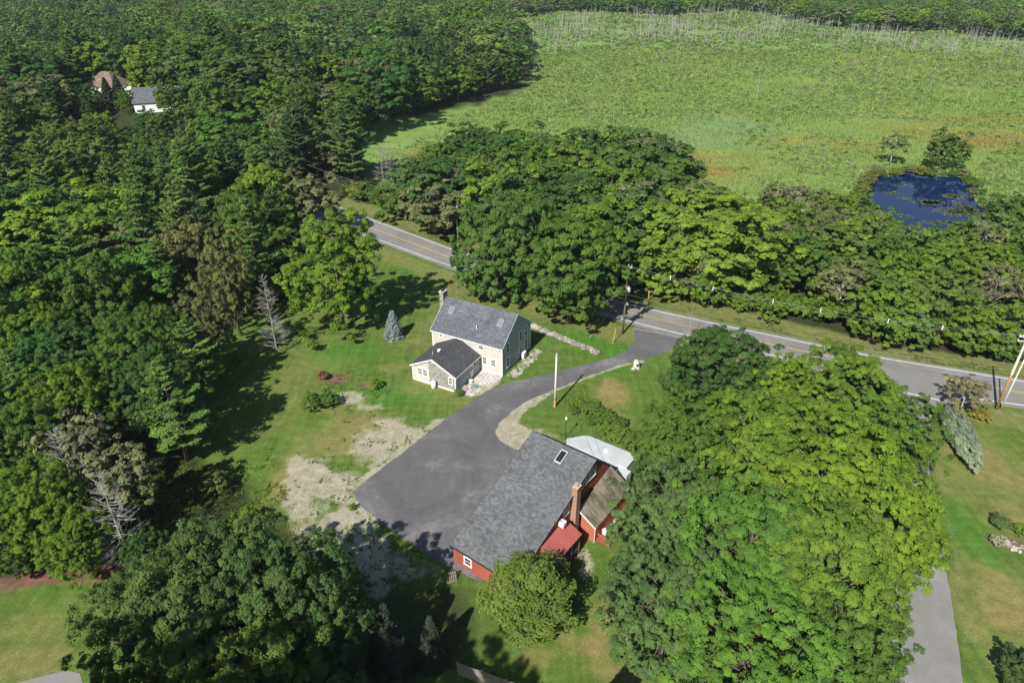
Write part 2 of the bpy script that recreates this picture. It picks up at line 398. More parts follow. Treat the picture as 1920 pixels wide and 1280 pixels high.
for px, py, rx, ry, a in [(1150, 735, 3.4, 3.8, .9), (1140, 770, 2, 3, .6), (1165, 800, 1.6, 4, .8), (1150, 1165, 3.2, 5, .95), (1120, 1215, 2.2, 3, .9), (1175, 1265, 3, 2.5, .6), (1010, 1230, 2, 1.3, .6), (1060, 1190, 1.5, 2, .5), (1860, 880, 6, 8, .7), (1900, 960, 5, 5, .6), (1880, 1130, 5, 7, .75), (1900, 1240, 4, 3, .5), (1830, 1180, 2, 5, .6), (60, 1180, 5, 3, .35), (30, 1240, 7, 3, .5), (200, 1150, 4, 3, .3), (775, 640, 2.6, 1.8, .55), (740, 690, 3, 2, .4), (560, 850, 3, 6, .5), (600, 820, 6, 3, .4), (640, 760, 6, 3, .4), (540, 900, 3, 6, .7), (690, 800, 6, 4, .7), (560, 1000, 3, 4, .7), (640, 830, 7, 4, .6), (1060, 650, 3, 1, .4), (780, 530, 3, 2, .2)]:
    dry = np.maximum(dry, blob(px, py, rx, ry, a))
dry = np.maximum(dry, .35 * np.clip((fbm(X, Y, 11, 50) - .5) * 4, 0, 1)); dry = np.maximum(dry, .45 * verge * (1 - np.clip((6.0 - rd), 0, 1)))
lush = blob(640, 665, 9, 5, .8); lush = np.maximum(lush, blob(740, 745, 9, 4, .9)); lush = np.maximum(lush, blob(1085, 640, 6, 4, .9)); lush = np.maximum(lush, blob(1160, 655, 4, 2.5, 1))
lush = np.maximum(lush, blob(800, 500, 8, 6, .8)); lush = np.maximum(lush, blob(1150, 690, 5, 2.5, .9)); lush = np.maximum(lush, blob(560, 830, 3, 8, .5)); lush = np.maximum(lush, blob(670, 945, 1.6, 2.6, 1)); lush = np.maximum(lush, blob(735, 1025, 3, 1.2, 1)); lush = np.maximum(lush, blob(1820, 1000, 2.5, 9, .6))
mulch = soft(GP([(-200, 1110), (20, 1080), (120, 1068), (262, 1058), (262, 1076), (150, 1087), (40, 1098), (-200, 1140)]), .5, .3)
mulch = np.maximum(mulch, .9 * blob(628, 712, 2.6, 1.6)); mulch = np.maximum(mulch, .7 * blob(1885, 1015, 2.6, 1.6)); mulch = np.maximum(mulch, .6 * blob(690, 722, 2.5, 1.2))
# marsh beyond the belt of trees
MARSH = GP([(672, 345), (668, 250), (760, 226), (870, 205), (985, 165), (1010, 110), (1000, 55), (900, 8), (700, -20), (1600, -22), (2400, 20), (2600, 330), (2100, 420), (1690, 500), (1290, 470), (900, 380), (760, 400)], 0)
marsh = np.clip(.5 + (sdf_poly(MARSH, X, Y) + (n1 - .5) * 12) / 6, 0, 1)
far_sc = np.clip((Y - 150) / 400, 0, 1)
mA = fbm(X, Y, 26, 3, 5); mB = fbm(X * .55, Y, 34, 12, 5); mC = fbm(X, Y, 9, 22, 4)
def blobm(px, py, rx, ry):
    c = G(px, py); return np.clip(1.5 * (1 - np.hypot((X - c[0]) / rx, (Y - c[1]) / ry)) + (mA - .5) * 2.2 + (mC - .5) * 1.5, 0, 1)
mint = np.maximum.reduce([blobm(1380, 238, 24, 22), blobm(1300, 262, 18, 14), blobm(1330, 45, 60, 45) * .8, blobm(1480, 130, 26, 16) * .7, blobm(1150, 200, 14, 8) * .5])
gold = np.maximum.reduce([blobm(1340, 318, 20, 12), blobm(1020, 268, 18, 12), blobm(1590, 270, 16, 16), blobm(1500, 262, 16, 10) * .8, blobm(1850, 262, 30, 18), blobm(1880, 225, 40, 14) * .8, blobm(1700, 240, 20, 14) * .7, blobm(790, 300, 9, 16), blobm(1400, 210, 20, 6) * .8, blobm(1300, 295, 30, 8) * .9])
verts = np.stack([X.ravel(), Y.ravel(), hill(X, Y).ravel()], 1)
ii = np.arange(nxv * nyv).reshape(nyv, nxv)
faces = np.stack([ii[:-1, :-1], ii[:-1, 1:], ii[1:, 1:], ii[1:, :-1]], -1).reshape(-1, 4)
def ground_mat():
    N = NT('ground_cover'); co = N.co()
    a = {k: N.attr(k) for k in ('lawn', 'bare', 'dry', 'lush', 'mulch', 'marsh', 'mint', 'gold')}
    nf = N.noise(co, 5.5, 4, .7); nm = N.noise(co, .8, 5, .65); nl = N.noise(co, .12, 4, .6)
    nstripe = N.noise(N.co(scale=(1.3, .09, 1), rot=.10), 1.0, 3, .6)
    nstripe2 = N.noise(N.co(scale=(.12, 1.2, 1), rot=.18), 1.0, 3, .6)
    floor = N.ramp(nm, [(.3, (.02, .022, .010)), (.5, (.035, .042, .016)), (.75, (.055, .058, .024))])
    g = N.ramp(nm, [(.28, (.062, .118, .020)), (.52, (.090, .144, .029)), (.75, (.120, .186, .036))])
    g = N.mix(a['lush'], g, N.ramp(nm, [(.3, (.042, .138, .016)), (.7, (.070, .178, .024))]))
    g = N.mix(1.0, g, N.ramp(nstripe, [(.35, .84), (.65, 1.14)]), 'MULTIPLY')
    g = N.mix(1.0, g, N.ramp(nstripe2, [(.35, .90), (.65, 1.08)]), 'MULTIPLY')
    d = N.ramp(nm, [(.3, (.165, .150, .050)), (.7, (.29, .225, .105))])
    g = N.mix(a['dry'], g, d)
    g = N.mix(1.0, g, N.ramp(nf, [(.3, .66), (.7, 1.3)]), 'MULTIPLY')
    mu = N.ramp(nm, [(.3, (.10, .055, .035)), (.7, (.22, .12, .085))])
    b = N.ramp(nm, [(.3, (.25, .23, .16)), (.7, (.43, .40, .31))]); b = N.mix(1.0, b, N.ramp(nf, [(.3, .78), (.7, 1.12)]), 'MULTIPLY')
    # patchy edges: compare the mask with noise
    bm = N.math('MULTIPLY', N.math('SUBTRACT', N.math('ADD', a['bare'], N.math('ADD', N.math('MULTIPLY', N.math('SUBTRACT', nf, .5), 1.1), N.math('MULTIPLY', N.math('SUBTRACT', N.noise(co, .55, 4, .7), .5), 2.2))), .36), 2.6, True)
    bm = N.math('MULTIPLY', bm, N.math('MULTIPLY', a['bare'], 1.35, True), True); bm = N.math('MULTIPLY', bm, N.ramp(N.noise(co, 2.6, 5, .8), [(.34, .30), (.52, 1.0)]), True)
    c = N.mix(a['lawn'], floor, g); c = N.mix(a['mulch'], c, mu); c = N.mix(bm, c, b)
    ms = N.ramp(N.noise(N.co(scale=(.10, .22, 1)), 1.0, 6, .68), [(.3, (.12, .195, .05)), (.5, (.165, .26, .065)), (.72, (.22, .315, .085))])
    ms = N.mix(a['mint'], ms, N.ramp(N.noise(N.co(scale=(.12, .3, 1)), 1.0, 5, .6), [(.3, (.14, .21, .075)), (.7, (.20, .28, .115))]))
    ms = N.mix(a['gold'], ms, N.ramp(N.noise(N.co(scale=(.1, .3, 1)), 1.0, 5, .65), [(.32, (.17, .13, .04)), (.46, (.21, .195, .055)), (.7, (.27, .28, .06))]))
    ms = N.mix(1.0, ms, N.ramp(N.noise(N.co(scale=(1, 1, 1)), .9, 5, .8), [(.3, .72), (.7, 1.2)]), 'MULTIPLY')
    c = N.mix(a['marsh'], c, ms)
    hgt = N.math('ADD', N.math('MULTIPLY', nf, .5), nm)
    N.bump(hgt, .5, .18)
    return N.fin(c, .95, .1)
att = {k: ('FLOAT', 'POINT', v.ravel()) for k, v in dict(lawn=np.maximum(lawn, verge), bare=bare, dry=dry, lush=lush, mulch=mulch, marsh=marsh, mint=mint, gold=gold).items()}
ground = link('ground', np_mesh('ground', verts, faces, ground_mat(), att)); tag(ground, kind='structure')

def sheet(name, pts, z, mat, kind='structure', label=None, cat=None):
    me = bpy.data.meshes.new(name); me.from_pydata([(p[0], p[1], z) for p in pts], [], [tuple(range(len(pts)))]); me.update()
    if me.polygons[0].normal.z < 0: me.flip_normals()
    me.materials.append(mat); o = link(name, me); return tag(o, label, cat, None, kind)
def ribbon(name, A, B, z, mat):
    vs = [(p[0], p[1], z) for p in A] + [(p[0], p[1], z) for p in B]; n = len(A)
    me = bpy.data.meshes.new(name); me.from_pydata(vs, [], [(i, i + 1, n + i + 1, n + i) for i in range(n - 1)]); me.update()
    if me.polygons[0].normal.z < 0: me.flip_normals()
    me.materials.append(mat); return tag(link(name, me), kind='structure')
near_edge = smooth_line(GP([(520, 385), (620, 422), (725, 460), (846, 505), (990, 552), (1139.6, 597), (1285, 634), (1448, 672), (1560, 703), (1666, 735), (1760, 755), (1838, 756), (1920, 767), (2090, 793), (2300, 826)]), 5)
far_edge = offset_line(far_s, .75)
ribbon('road', far_edge, near_edge, .024, M_road)
sheet('driveway', ragged_edge(DRIVE), .014, M_drive); sheet('side_road', ragged_edge(SIDE, .07, .8, 2), .018, M_side)
sheet('neighbour_driveway', GP([(-200, 1335), (40, 1277), (125, 1256), (150, 1262), (200, 1450), (-200, 1450)]), .014, M_side)
def strip(name, P, wd, mat, z=.032, n=5):
    P = smooth_line(P, n); return ribbon(name, offset_line(P, wd / 2), offset_line(P, -wd / 2), z, mat)
strip('road_line_far_white', far_line, .17, M_paint_w)
strip('road_line_near_white', near_line[:9], .17, M_paint_w)
strip('road_line_mouth_white', GP([(1662, 728.5), (1700, 736.5), (1762, 750)]), .2, M_paint_w)
strip('road_line_near_white', near_line[11:], .17, M_paint_w)
for off in (-.13, .13):
    y1 = smooth_line(yel_line, 5); ribbon('road_line_yellow', offset_line(y1, off + .05), offset_line(y1, off - .05), .032, M_paint_y)
    y2 = smooth_line(yel_line2, 5); ribbon('road_line_yellow', offset_line(y2, off + .05), offset_line(y2, off - .05), .032, M_paint_y)
strip('driveway_seam', GP([(1186, 616), (1240, 625), (1284, 636)]), .5, M_side, .028)
strip('stop_line', GP([(1740, 779), (1750, 781)]), .25, M_paint_w, .03)

# ------------------------------------------------------------------ windows and other building pieces (local axes of each building)
def window(parent, face, a0, a1, z0, z1, pos, out, rows=2, cols=2, trim=.11, glass=None, name='window'):
    """face 'x': wall plane x=pos, a = y range. face 'y': wall plane y=pos, a = x range. out = +-1 outward."""
    fr = MB(); gl = MB()
    def bx(mb, u0, u1, w0, w1, d0, d1):
        if face == 'x': mb.box((pos + out * d0, u0, w0), (pos + out * d1, u1, w1))
        else: mb.box((u0, pos + out * d0, w0), (u1, pos + out * d1, w1))
    bx(fr, a0 - trim, a0, z0, z1, 0, .06); bx(fr, a1, a1 + trim, z0, z1, 0, .06)
    bx(fr, a0 - trim, a1 + trim, z1, z1 + trim, 0, .065); bx(fr, a0 - trim - .03, a1 + trim + .03, z0 - trim, z0, 0, .10)
    mid = (z0 + z1) / 2
    if rows > 1: bx(fr, a0, a1, mid - .03, mid + .03, .012, .045)
    for c in range(1, cols):
        u = a0 + (a1 - a0) * c / cols
        if rows > 1: bx(fr, u - .014, u + .014, z0, mid - .03, .012, .035); bx(fr, u - .014, u + .014, mid + .03, z1, .012, .035)
        else: bx(fr, u - .02, u + .02, z0, z1, .012, .035)
    if rows > 2:
        for q in (.25, .75):
            zz = z0 + (z1 - z0) * q; bx(fr, a0, a1, zz - .013, zz + .013, .010, .03)
    f = fr.build(name, M_white, parent)
    bx(gl, a0, a1, z0, z1, .002, .02); gl.build('pane', glass or M_glass, f)
    return f
def skylight(parent, x0, x1, y0, y1, zf, glass=M_skyglass, frame=M_lead):
    """On a roof plane z = zf(y)."""
    fr = MB()
    def q(xa, xb, ya, yb, lift, th): fr.slab([(xa, ya, zf(ya) + lift), (xb, ya, zf(ya) + lift), (xb, yb, zf(yb) + lift), (xa, yb, zf(yb) + lift)], th)
    t = .09
    q(x0 - t, x0, y0 - t, y1 + t, .14, .16); q(x1, x1 + t, y0 - t, y1 + t, .14, .16); q(x0, x1, y0 - t, y0, .14, .16); q(x0, x1, y1, y1 + t, .14, .16)
    f = fr.build('skylight', frame, parent); g = MB()
    g.slab([(x0, y0, zf(y0) + .10), (x1, y0, zf(y0) + .10), (x1, y1, zf(y1) + .10), (x0, y1, zf(y1) + .10)], .08); g.build('pane', glass, f)

# ------------------------------------------------------------------ the cream two-storey house
HY = R_(-28.1)
house = thing('house', 'cream two-storey clapboard house with slate grey gable roof and a low wing', 'house', (-1.48, 88.73, 0), HY)
L, W, HE, HR = 12.76, 9.55, 5.13, 8.71
slope = (HR - HE) / (W / 2)
b = MB(); b.box((-L, 0, 0), (-.14, .12, HE - .05)); b.box((-L, W - .12, 0), (-.14, W, HE - .05))
b.add([(-L, .12, 0), (-L, W - .12, 0), (-L, W - .12, HE), (-L, W/2, HR - .18), (-L, .12, HE), (-L + .12, .12, 0), (-L + .12, W - .12, 0), (-L + .12, W - .12, HE), (-L + .12, W/2, HR - .18), (-L + .12, .12, HE)],
      [(0,1,2,3,4), (9,8,7,6,5), (0,5,6,1), (1,6,7,2), (2,7,8,3), (3,8,9,4), (4,9,5,0)])
b.build('wall', M_cream, house)
b = MB()
b.add([(-.14, 0, 0), (-.14, W, 0), (-.14, W, HE - .02), (-.14, W/2, HR - .18), (-.14, 0, HE - .02), (0, 0, 0), (0, W, 0), (0, W, HE - .02), (0, W/2, HR - .18), (0, 0, HE - .02)],
      [(0,1,2,3,4), (9,8,7,6,5), (0,5,6,1), (1,6,7,2), (2,7,8,3), (3,8,9,4), (4,9,5,0)])
tag(b.build('wall', M_greyblue, house), 'grey clapboard gable wall')
b = MB(); ov = .28; re = .16
for sgn in (1, -1):
    def yy(y): return y if sgn > 0 else W - y
    b.slab([(-L - re, yy(-ov), HE - ov * slope), (re, yy(-ov), HE - ov * slope), (re, W/2, HR), (-L - re, W/2, HR)], .12)
roofo = b.build('roof', M_roof_main, house)
b = MB()
for x0, x1 in ((-L - re - .03, -L - re - .002), (re + .002, re + .03)):
    for sgn in (1, -1):
        yy = lambda y: y if sgn > 0 else W - y
        b.slab([(x0, yy(-ov), HE - ov*slope + .01), (x1, yy(-ov), HE - ov*slope + .01), (x1, W/2, HR + .01), (x0, W/2, HR + .01)], .22)
b.box((-L - re, -ov - .05, HE - ov*slope - .20), (re, -ov - .002, HE - ov*slope - .02))
b.box((.002, -.03, 0), (.03, .12, HE - .1)); b.box((-.10, -.03, 0), (-.002, -.002, HE - .1)); b.box((.002, W - .12, 0), (.03, W + .02, HE - .1))
b.box((-L - .02, -.03, 0), (-L + .12, -.002, HE - .1)); b.box((-L + .12, -.02, HE - .40), (-.10, -.004, HE - .22)); b.box((-3.9, -.02, 0), (-.10, -.004, .22))
b.build('trim', M_white, house)
window(house, 'y', -11.34, -10.90, 4.12, 4.78, 0, -1, 2, 2)
window(house, 'y', -4.15, -3.30, 3.85, 4.68, 0, -1, 2, 4)
window(house, 'y', -3.42, -2.80, 1.38, 2.55, 0, -1, 3, 3)
window(house, 'y', -1.92, -1.28, 1.38, 2.50, 0, -1, 3, 3)
for y0, y1, z0, z1 in ((1.30, 2.12, 3.45, 4.95), (1.30, 2.12, .85, 2.55), (5.68, 6.5, 3.4, 4.95), (7.5, 8.35, 3.4, 5.0), (5.68, 6.45, 1.35, 2.6), (7.5, 8.35, 1.0, 2.55)):
    window(house, 'x', y0, y1, z0, z1, 0, 1, 2, 1, .13)
b = MB(); b.box((-6.0, -.10, 4.60), (-5.72, -.002, 4.80)); b.build('vent', M_white, house)
zf = lambda y: HE + slope * y
skylight(house, -11.25, -10.50, 2.62, 3.40, zf); skylight(house, -2.28, -1.58, 2.58, 3.38, zf)
b = MB(); b.tube([(-5.37, 1.5, zf(1.5) - .1), (-5.37, 1.5, zf(1.5) + .6)], .06, 8); b.build('vent_pipe', M_white, house)
b = MB(); b.box((-L - .95, 3.5, 0), (-L - .002, 5.5, 5.2)); b.box((-L - .90, 3.9, 5.2), (-L - .17, 5.15, 9.6))
ch = b.build('chimney', M_stone_ch, house)
b = MB(); b.box((-L - 1.0, 3.8, 9.6), (-L - .12, 5.25, 9.72)); b.build('cap', M_pale_stone, ch)
b = MB(); b.tube([(-L - .55, 4.25, 9.72), (-L - .55, 4.25, 10.1)], .15, 8); b.tube([(-L - .55, 4.75, 9.72), (-L - .55, 4.75, 10.0)], .15, 8); b.build('flue', M_dark, ch)
# low wing in front
AX0, AX1, AY, AE, AR = -3.97 - 7.76, -3.97, -7.17, 2.84, 4.80
AM = (AX0 + AX1) / 2; asl = (AR - AE) / ((AX1 - AX0) / 2)
split = -8.75
b = MB(); b.box((AX0, AY + .12, 0), (AX0 + .12, -.003, AE - .03))
b.add([(AX0, AY, 0), (split, AY, 0), (split, AY, AE + (split - AX0) * asl - .15), (AX0, AY, AE - .1), (AX0, AY + .12, 0), (split, AY + .12, 0), (split, AY + .12, AE + (split - AX0) * asl - .15), (AX0, AY + .12, AE - .1)],
      [(0,1,2,3), (7,6,5,4), (0,4,5,1), (1,5,6,2), (2,6,7,3), (3,7,4,0)])
b.build('wing_wall', M_cream, house)
b = MB(); zz = lambda x: AE + (AX1 - x if x > AM else x - AX0) * asl - .15
P = [(split + .002, AY + .01, 0), (AX1, AY + .01, 0), (AX1, AY + .01, AE - .12), (AM, AY + .01, AR - .15), (split + .002, AY + .01, zz(split))]
b.slab(P, .11, (0, 1, 0)); tag(b.build('wing_wall', M_cedar, house), 'weathered cedar shingle gable wall')
b = MB(); b.box((AX1 - .12, AY + .13, 0), (AX1, -.003, AE - .03)); tag(b.build('wing_wall', M_greyblue, house), 'grey clapboard side wall')
b = MB()
for s in (-1, 1):
    xe = AX0 - .25 if s < 0 else AX1 + .25
    b.slab([(xe, AY - .25, AE - .25 * asl), (xe, -.06, AE - .25 * asl), (AM, -.06, AR), (AM, AY - .25, AR)], .10)
wr = b.build('wing_roof', M_roof_annex, house)
b = MB()
for s in (-1, 1):
    xe = AX0 - .25 if s < 0 else AX1 + .25
    b.slab([(xe, AY - .29, AE - .25 * asl + .01), (xe, AY - .252, AE - .25 * asl + .01), (AM, AY - .252, AR + .01), (AM, AY - .29, AR + .01)], .24)
b.box((AX1 + .252, AY - .25, AE - .25*asl - .18), (AX1 + .29, -.06, AE - .25*asl - .01))
b.box((AX0 - .02, AY - .03, 0), (AX0 + .12, AY - .003, AE - .15)); b.box((AX1 - .14, AY - .03, 0), (AX1 - .02, AY - .003, AE - .15)); b.box((AX1 + .003, AY, 0), (AX1 + .03, AY + .14, AE - .15))
b.box((AX0 + .12, AY - .02, 0), (AX1 - .14, AY - .004, .30)); b.box((split - .03, AY - .02, .3), (split + .05, AY - .004, 2.7))
b.build('trim', M_white, house)
window(house, 'y', -10.62, -9.98, 1.38, 2.38, AY, -1, 3, 3, .12); window(house, 'y', -9.72, -9.05, 1.38, 2.38, AY, -1, 3, 3, .12)
window(house, 'y', -5.08, -4.58, 1.25, 2.35, AY, -1, 3, 3, .12)
window(house, 'x', -5.5, -5.0, 1.15, 2.35, AX1, 1, 2, 2, .1); window(house, 'x', -1.25, -.78, 1.35, 2.3, AX1, 1, 1, 1, .1)
b = MB(); b.box((AX1 + .003, -3.05, .12), (AX1 + .05, -2.15, 2.25)); dr = b.build('door', M_white, house)
b = MB(); b.box((AX1 + .052, -2.9, 1.3), (AX1 + .06, -2.3, 2.1)); b.build('pane', M_glass, dr)
b = MB(); b.box((AX1 + .003, -1.75, 1.95), (AX1 + .16, -1.6, 2.3)); b.build('lantern', M_dark, house)
b = MB(); b.box((AM - .2, AY - .10, 4.05), (AM + .2, AY - .003, 4.4)); b.build('louvre_vent', M_white, house)
b = MB(); xx = -9.1; b.tube([(xx, -5.3, zz(xx) + .1), (xx, -5.3, zz(xx) + .75)], .05, 8); b.build('vent_pipe', M_steel, house)
b = MB(); xx = -8.5; b.box((xx - .2, -4.6, zz(xx) + .08), (xx + .2, -4.2, zz(xx) + .45)); b.build('roof_vent', M_white_pl, house)
b = MB(); b.box((-L + .02, .02, -.1), (-.02, W - .02, .0)); 
# heat pump on the gable side, tank, planter, well lid
hm = Matrix.Translation((-1.48, 88.73, 0)) @ Matrix.Rotation(HY, 4, 'Z')
def HL(x, y, z=0): return tuple(hm @ Vector((x, y, z)))
t = thing('heat_pump', 'white outdoor heat pump unit against the grey gable wall', 'heat pump', HL(.55, 6.2), HY)
b = MB(); b.box((-.2, -.45, .35), (.22, .45, 1.25)); b.build('casing', M_white_pl, t, bevel=.02)
b = MB(); b.tube([(.222, -.1, .8), (.24, -.1, .8)], .3, 16); b.build('fan_grille', M_steel, t)
for y_ in (-.35, .28):
    b = MB(); b.box((-.2, y_, 0), (.2, y_ + .07, .35)); b.build('stand', M_steel, t)
t = thing('propane_tank', 'white upright propane tank beside the cedar shingled gable wall', 'gas tank', HL(-7.55, -7.75), HY)
b = MB(); b.tube([(0,0,.05),(0,0,.12),(0,0,.25),(0,0,1.15),(0,0,1.3),(0,0,1.38)], [.2,.3,.38,.38,.27,.1], 16); b.build('tank', M_white_pl, t, smooth=True)
b = MB(); b.tube([(0,0,1.36),(0,0,1.55)], .12, 10); b.build('valve_cap', M_steel, t)
b = MB(); b.tube([(0,0,0),(0,0,.1)], .24, 12); b.build('foot_ring', M_steel, t)
t = thing('planter', 'white round planter with a pale bush on the paving by the wing', 'planter', HL(-3.35, -3.9))
b = MB(); b.tube([(0,0,0),(0,0,.45),(0,0,.5)], [.22,.34,.34], 14); b.build('pot', M_white_pl, t, smooth=False)
b = MB(); b.tube([(0,0,.42),(0,0,.46)], [.30,.30], 12); b.build('soil', M_bark, t)
t = thing('well_lid', 'round teal lid lying flat on the patio paving', 'lid', HL(-2.2, -4.55))
b = MB(); b.tube([(0,0,0),(0,0,.16),(0,0,.2)], [.42,.42,.36], 18); b.build('cover', simple('teal_plastic', (.10, .26, .24), .5), t)
b = MB(); b.tube([(-.1,0,.2),(-.1,0,.26),(.1,0,.26),(.1,0,.2)], .02, 6); b.build('handle', M_dark, t)
# paving
def flagstones(name, quads, label, cat, z=.05, n=(6, 6), mat=None, gap=.12, jit=.25, keep=1.0, seed=1):
    rn = random.Random(seed); b = MB()
    (p0, p1, p2, p3) = [np.array(q, float) for q in quads]
    for i in range(n[0]):
        for j in range(n[1]):
            if rn.random() > keep: continue
            def pt(u, v):
                u /= n[0]; v /= n[1]; return (p0 * (1-u) + p1 * u) * (1-v) + (p3 * (1-u) + p2 * u) * v
            c = pt(i + .5, j + .5); hh = z + rn.uniform(-.015, .03); cs = []
            for du, dv in ((0,0),(1,0),(1,1),(0,1)):
                q = pt(i + du, j + dv); q = c + (q - c) * (1 - gap) + np.array([rn.uniform(-jit, jit), rn.uniform(-jit, jit)]) * .35
                cs.append((q[0], q[1], hh))
            b.slab(cs, .06 + .04)
    return tag(b.build(name, mat or M_pale_stone), label, cat)
hl2 = lambda x, y: HL(x, y)[:2]
o = sheet('patio', [hl2(-3.9, -.05), hl2(-.05, -.05), hl2(.5, -1.7), hl2(.2, -3.9), hl2(-.5, -6.0), hl2(-1.4, -7.2), hl2(-3.3, -7.4), hl2(-3.9, -6.5)], .010, simple('patio_grit', (.30, .28, .21), .95, .5, 1.6))
flagstones('flagstone_patio', [hl2(-3.7, -.2), hl2(.1, -.25), hl2(-.1, -3.6), hl2(-3.3, -3.7)], 'pale flagstone patio between the house and its wing', 'patio', n=(6, 6), seed=3)
flagstones('gravel_slab', [hl2(-3.2, -4.9), hl2(-1.0, -4.6), hl2(-1.2, -6.9), hl2(-3.2, -7.0)], 'broken pale stone slabs at the patio end by the driveway', 'paving', n=(4, 4), seed=5, jit=.5, keep=.85)
def rubble(name, A, B, width, h, label, cat, n, seed, mat=M_stone, rows=2, size=.35):
    rn = random.Random(seed); b = MB(); A = np.array(A[:2]); B = np.array(B[:2]); d = (B - A); Ln = np.linalg.norm(d); d /= Ln; nn = np.array([-d[1], d[0]])
    for k in range(n):
        s = rn.uniform(0, Ln); o = rn.uniform(-width/2, width/2); z = rn.uniform(0, h * (1 - abs(o) / (width/2) * .5)); r = size * rn.uniform(.55, 1.25)
        c = A + d * s + nn * o; vs = []
        a0 = rn.uniform(0, 3)
        for q in range(6):
            a = a0 + q * math.pi / 3; rr = r * rn.uniform(.6, 1.0); vs.append((c[0] + rr * math.cos(a), c[1] + rr * math.sin(a) * .8, max(-.02, z - r * .3)))
        vs += [(c[0] + (v[0]-c[0]) * .72, c[1] + (v[1]-c[1]) * .72, z + r * rn.uniform(.35, .6)) for v in vs]
        b.add(vs, [tuple(range(6))[::-1], tuple(range(6, 12))] + [(i, (i+1) % 6, (i+1) % 6 + 6, i + 6) for i in range(6)])
    return tag(b.build(name, mat), label, cat)
rubble('stone_edging', HL(1.4, .4), HL(1.7, 9.6), 1.5, .12, 'band of flat mossy stones along the grey gable wall', 'stone edging', 150, 4, stone('mossy_stone', (.17, .17, .10), (.42, .41, .33), 1.5), size=.32)
rubble('stone_wall', G(998, 612), G(1122, 664), .75, .62, 'low grey fieldstone wall between the lawn and the big maples', 'stone wall', 330, 6, size=.34)
t = thing('stone_marker', 'upright pale granite marker with a dark plate beside the driveway mouth', 'stone marker', tuple(G(1193, 690)), R_(-20))
b = MB(); b.add([(-.55,-.4,0),(.55,-.45,0),(.6,.4,0),(-.5,.45,0),(-.42,-.3,1.5),(.3,-.28,1.35),(.38,.25,1.3),(-.35,.3,1.55)], [(0,3,2,1),(4,5,6,7),(0,1,5,4),(1,2,6,5),(2,3,7,6),(3,0,4,7)]); b.build('stone', M_pale_stone, t, bevel=.08)
b = MB(); b.box((.05, -.46, .62), (.38, -.36, 1.0)); b.build('plate', M_dark, t)
b = MB(); b.add([(-.9,-.7,0),(-.1,-.85,0),(0,-.5,0),(-.7,-.3,0),(-.75,-.6,.4),(-.2,-.7,.45),(-.15,-.5,.42),(-.6,-.4,.38)], [(0,3,2,1),(4,5,6,7),(0,1,5,4),(1,2,6,5),(2,3,7,6),(3,0,4,7)]); b.build('base_rock', M_stone, t, bevel=.05)

# ------------------------------------------------------------------ the red barn house
BY = R_(-36.8)
barn = thing('barn', 'red barn house with one long grey shingle roof slope and brick chimney', 'barn', (2.48, 64.15, 0), BY)
bmx = Matrix.Translation((2.48, 64.15, 0)) @ Matrix.Rotation(BY, 4, 'Z')
def BL(s, t, z=0): return tuple(bmx @ Vector((t, -s, z)))
BH, BE, BR = 8.4, 2.6, 15.2; bs = (BH - BE) / BR; rb, rz = 3.7, 5.2; rs = (BH - rz) / rb
bz = lambda y: BH + bs * y if y < 0 else BH - rs * y
x0, x1 = .22, 8.45; yf, yb = -BR + .25, rb - .25
for xa, xb in ((x0, x0 + .15), (x1 - .15, x1)):
    b = MB(); P = [(xa, yf, 0), (xa, yb, 0), (xa, yb, bz(yb) - .16), (xa, 0, BH - .16), (xa, yf, bz(yf) - .16)]
    b.slab(P, xb - xa, (1, 0, 0)); b.build('wall', M_red, barn)
b = MB(); b.box((x0 + .15, yf, 0), (x1 - .15, yf + .15, bz(yf) - .16)); b.build('wall', M_red, barn)
b = MB(); b.box((x0 + .15, yb - .15, 0), (x1 - .15, yb, bz(yb) - .3)); b.build('wall', M_red, barn)
b = MB(); b.slab([(0, -BR, BE), (8.66, -BR, BE), (8.66, 0, BH), (0, 0, BH)], .14); b.slab([(0, rb, rz), (0, 0, BH), (8.66, 0, BH), (8.66, rb, rz)], .14)
b.build('roof', M_roof_barn, barn)
b = MB(); b.slab([(8.662, -BR, BE + .01), (8.69, -BR, BE + .01), (8.69, 0, BH + .01), (8.662, 0, BH + .01)], .2); b.slab([(-.03, -BR, BE + .01), (-.002, -BR, BE + .01), (-.002, 0, BH + .01), (-.03, 0, BH + .01)], .2)
b.slab([(8.662, 0, BH + .01), (8.69, 0, BH + .01), (8.69, rb, rz + .01), (8.662, rb, rz + .01)], .2)
b.box((0, -BR - .1, BE - .16), (8.66, -BR - .002, BE - .03)); b.build('fascia', M_dark, barn)
skylight(barn, 4.55, 5.25, -2.15, -.75, bz, M_glass, M_steel)
window(barn, 'y', 1.85, 2.65, .85, 1.75, yf, -1, 2, 1, .14)
b = MB(); b.box((6.2, yf - .05, 0), (7.1, yf - .003, 1.95)); b.build('door', M_white, barn)
window(barn, 'x', -.85, .25, 6.05, 7.25, x1, 1, 2, 1, .1); window(barn, 'x', -1.75, -1.0, 6.1, 7.1, x1, 1, 1, 1, .08, M_glass_green); window(barn, 'x', -2.7, -1.95, 6.05, 6.95, x1, 1, 2, 2, .1)
window(barn, 'x', -6.15, -5.2, 4.45, 5.6, x1, 1, 2, 2, .12)
b = MB(); b.box((x1 + .004, -4.7, 0), (x1 + .68, -3.88, 7.6)); c_ = b.build('chimney', M_brick, barn)
b = MB(); b.box((x1 + .003, -4.75, 7.6), (x1 + .73, -3.83, 7.74)); b.build('cap', M_brick, c_)
b = MB(); b.tube([(x1 + .35, -4.29, 7.74), (x1 + .35, -4.29, 7.95)], .17, 10); b.build('flue', simple('clay_flue', (.42, .24, .14)), c_)
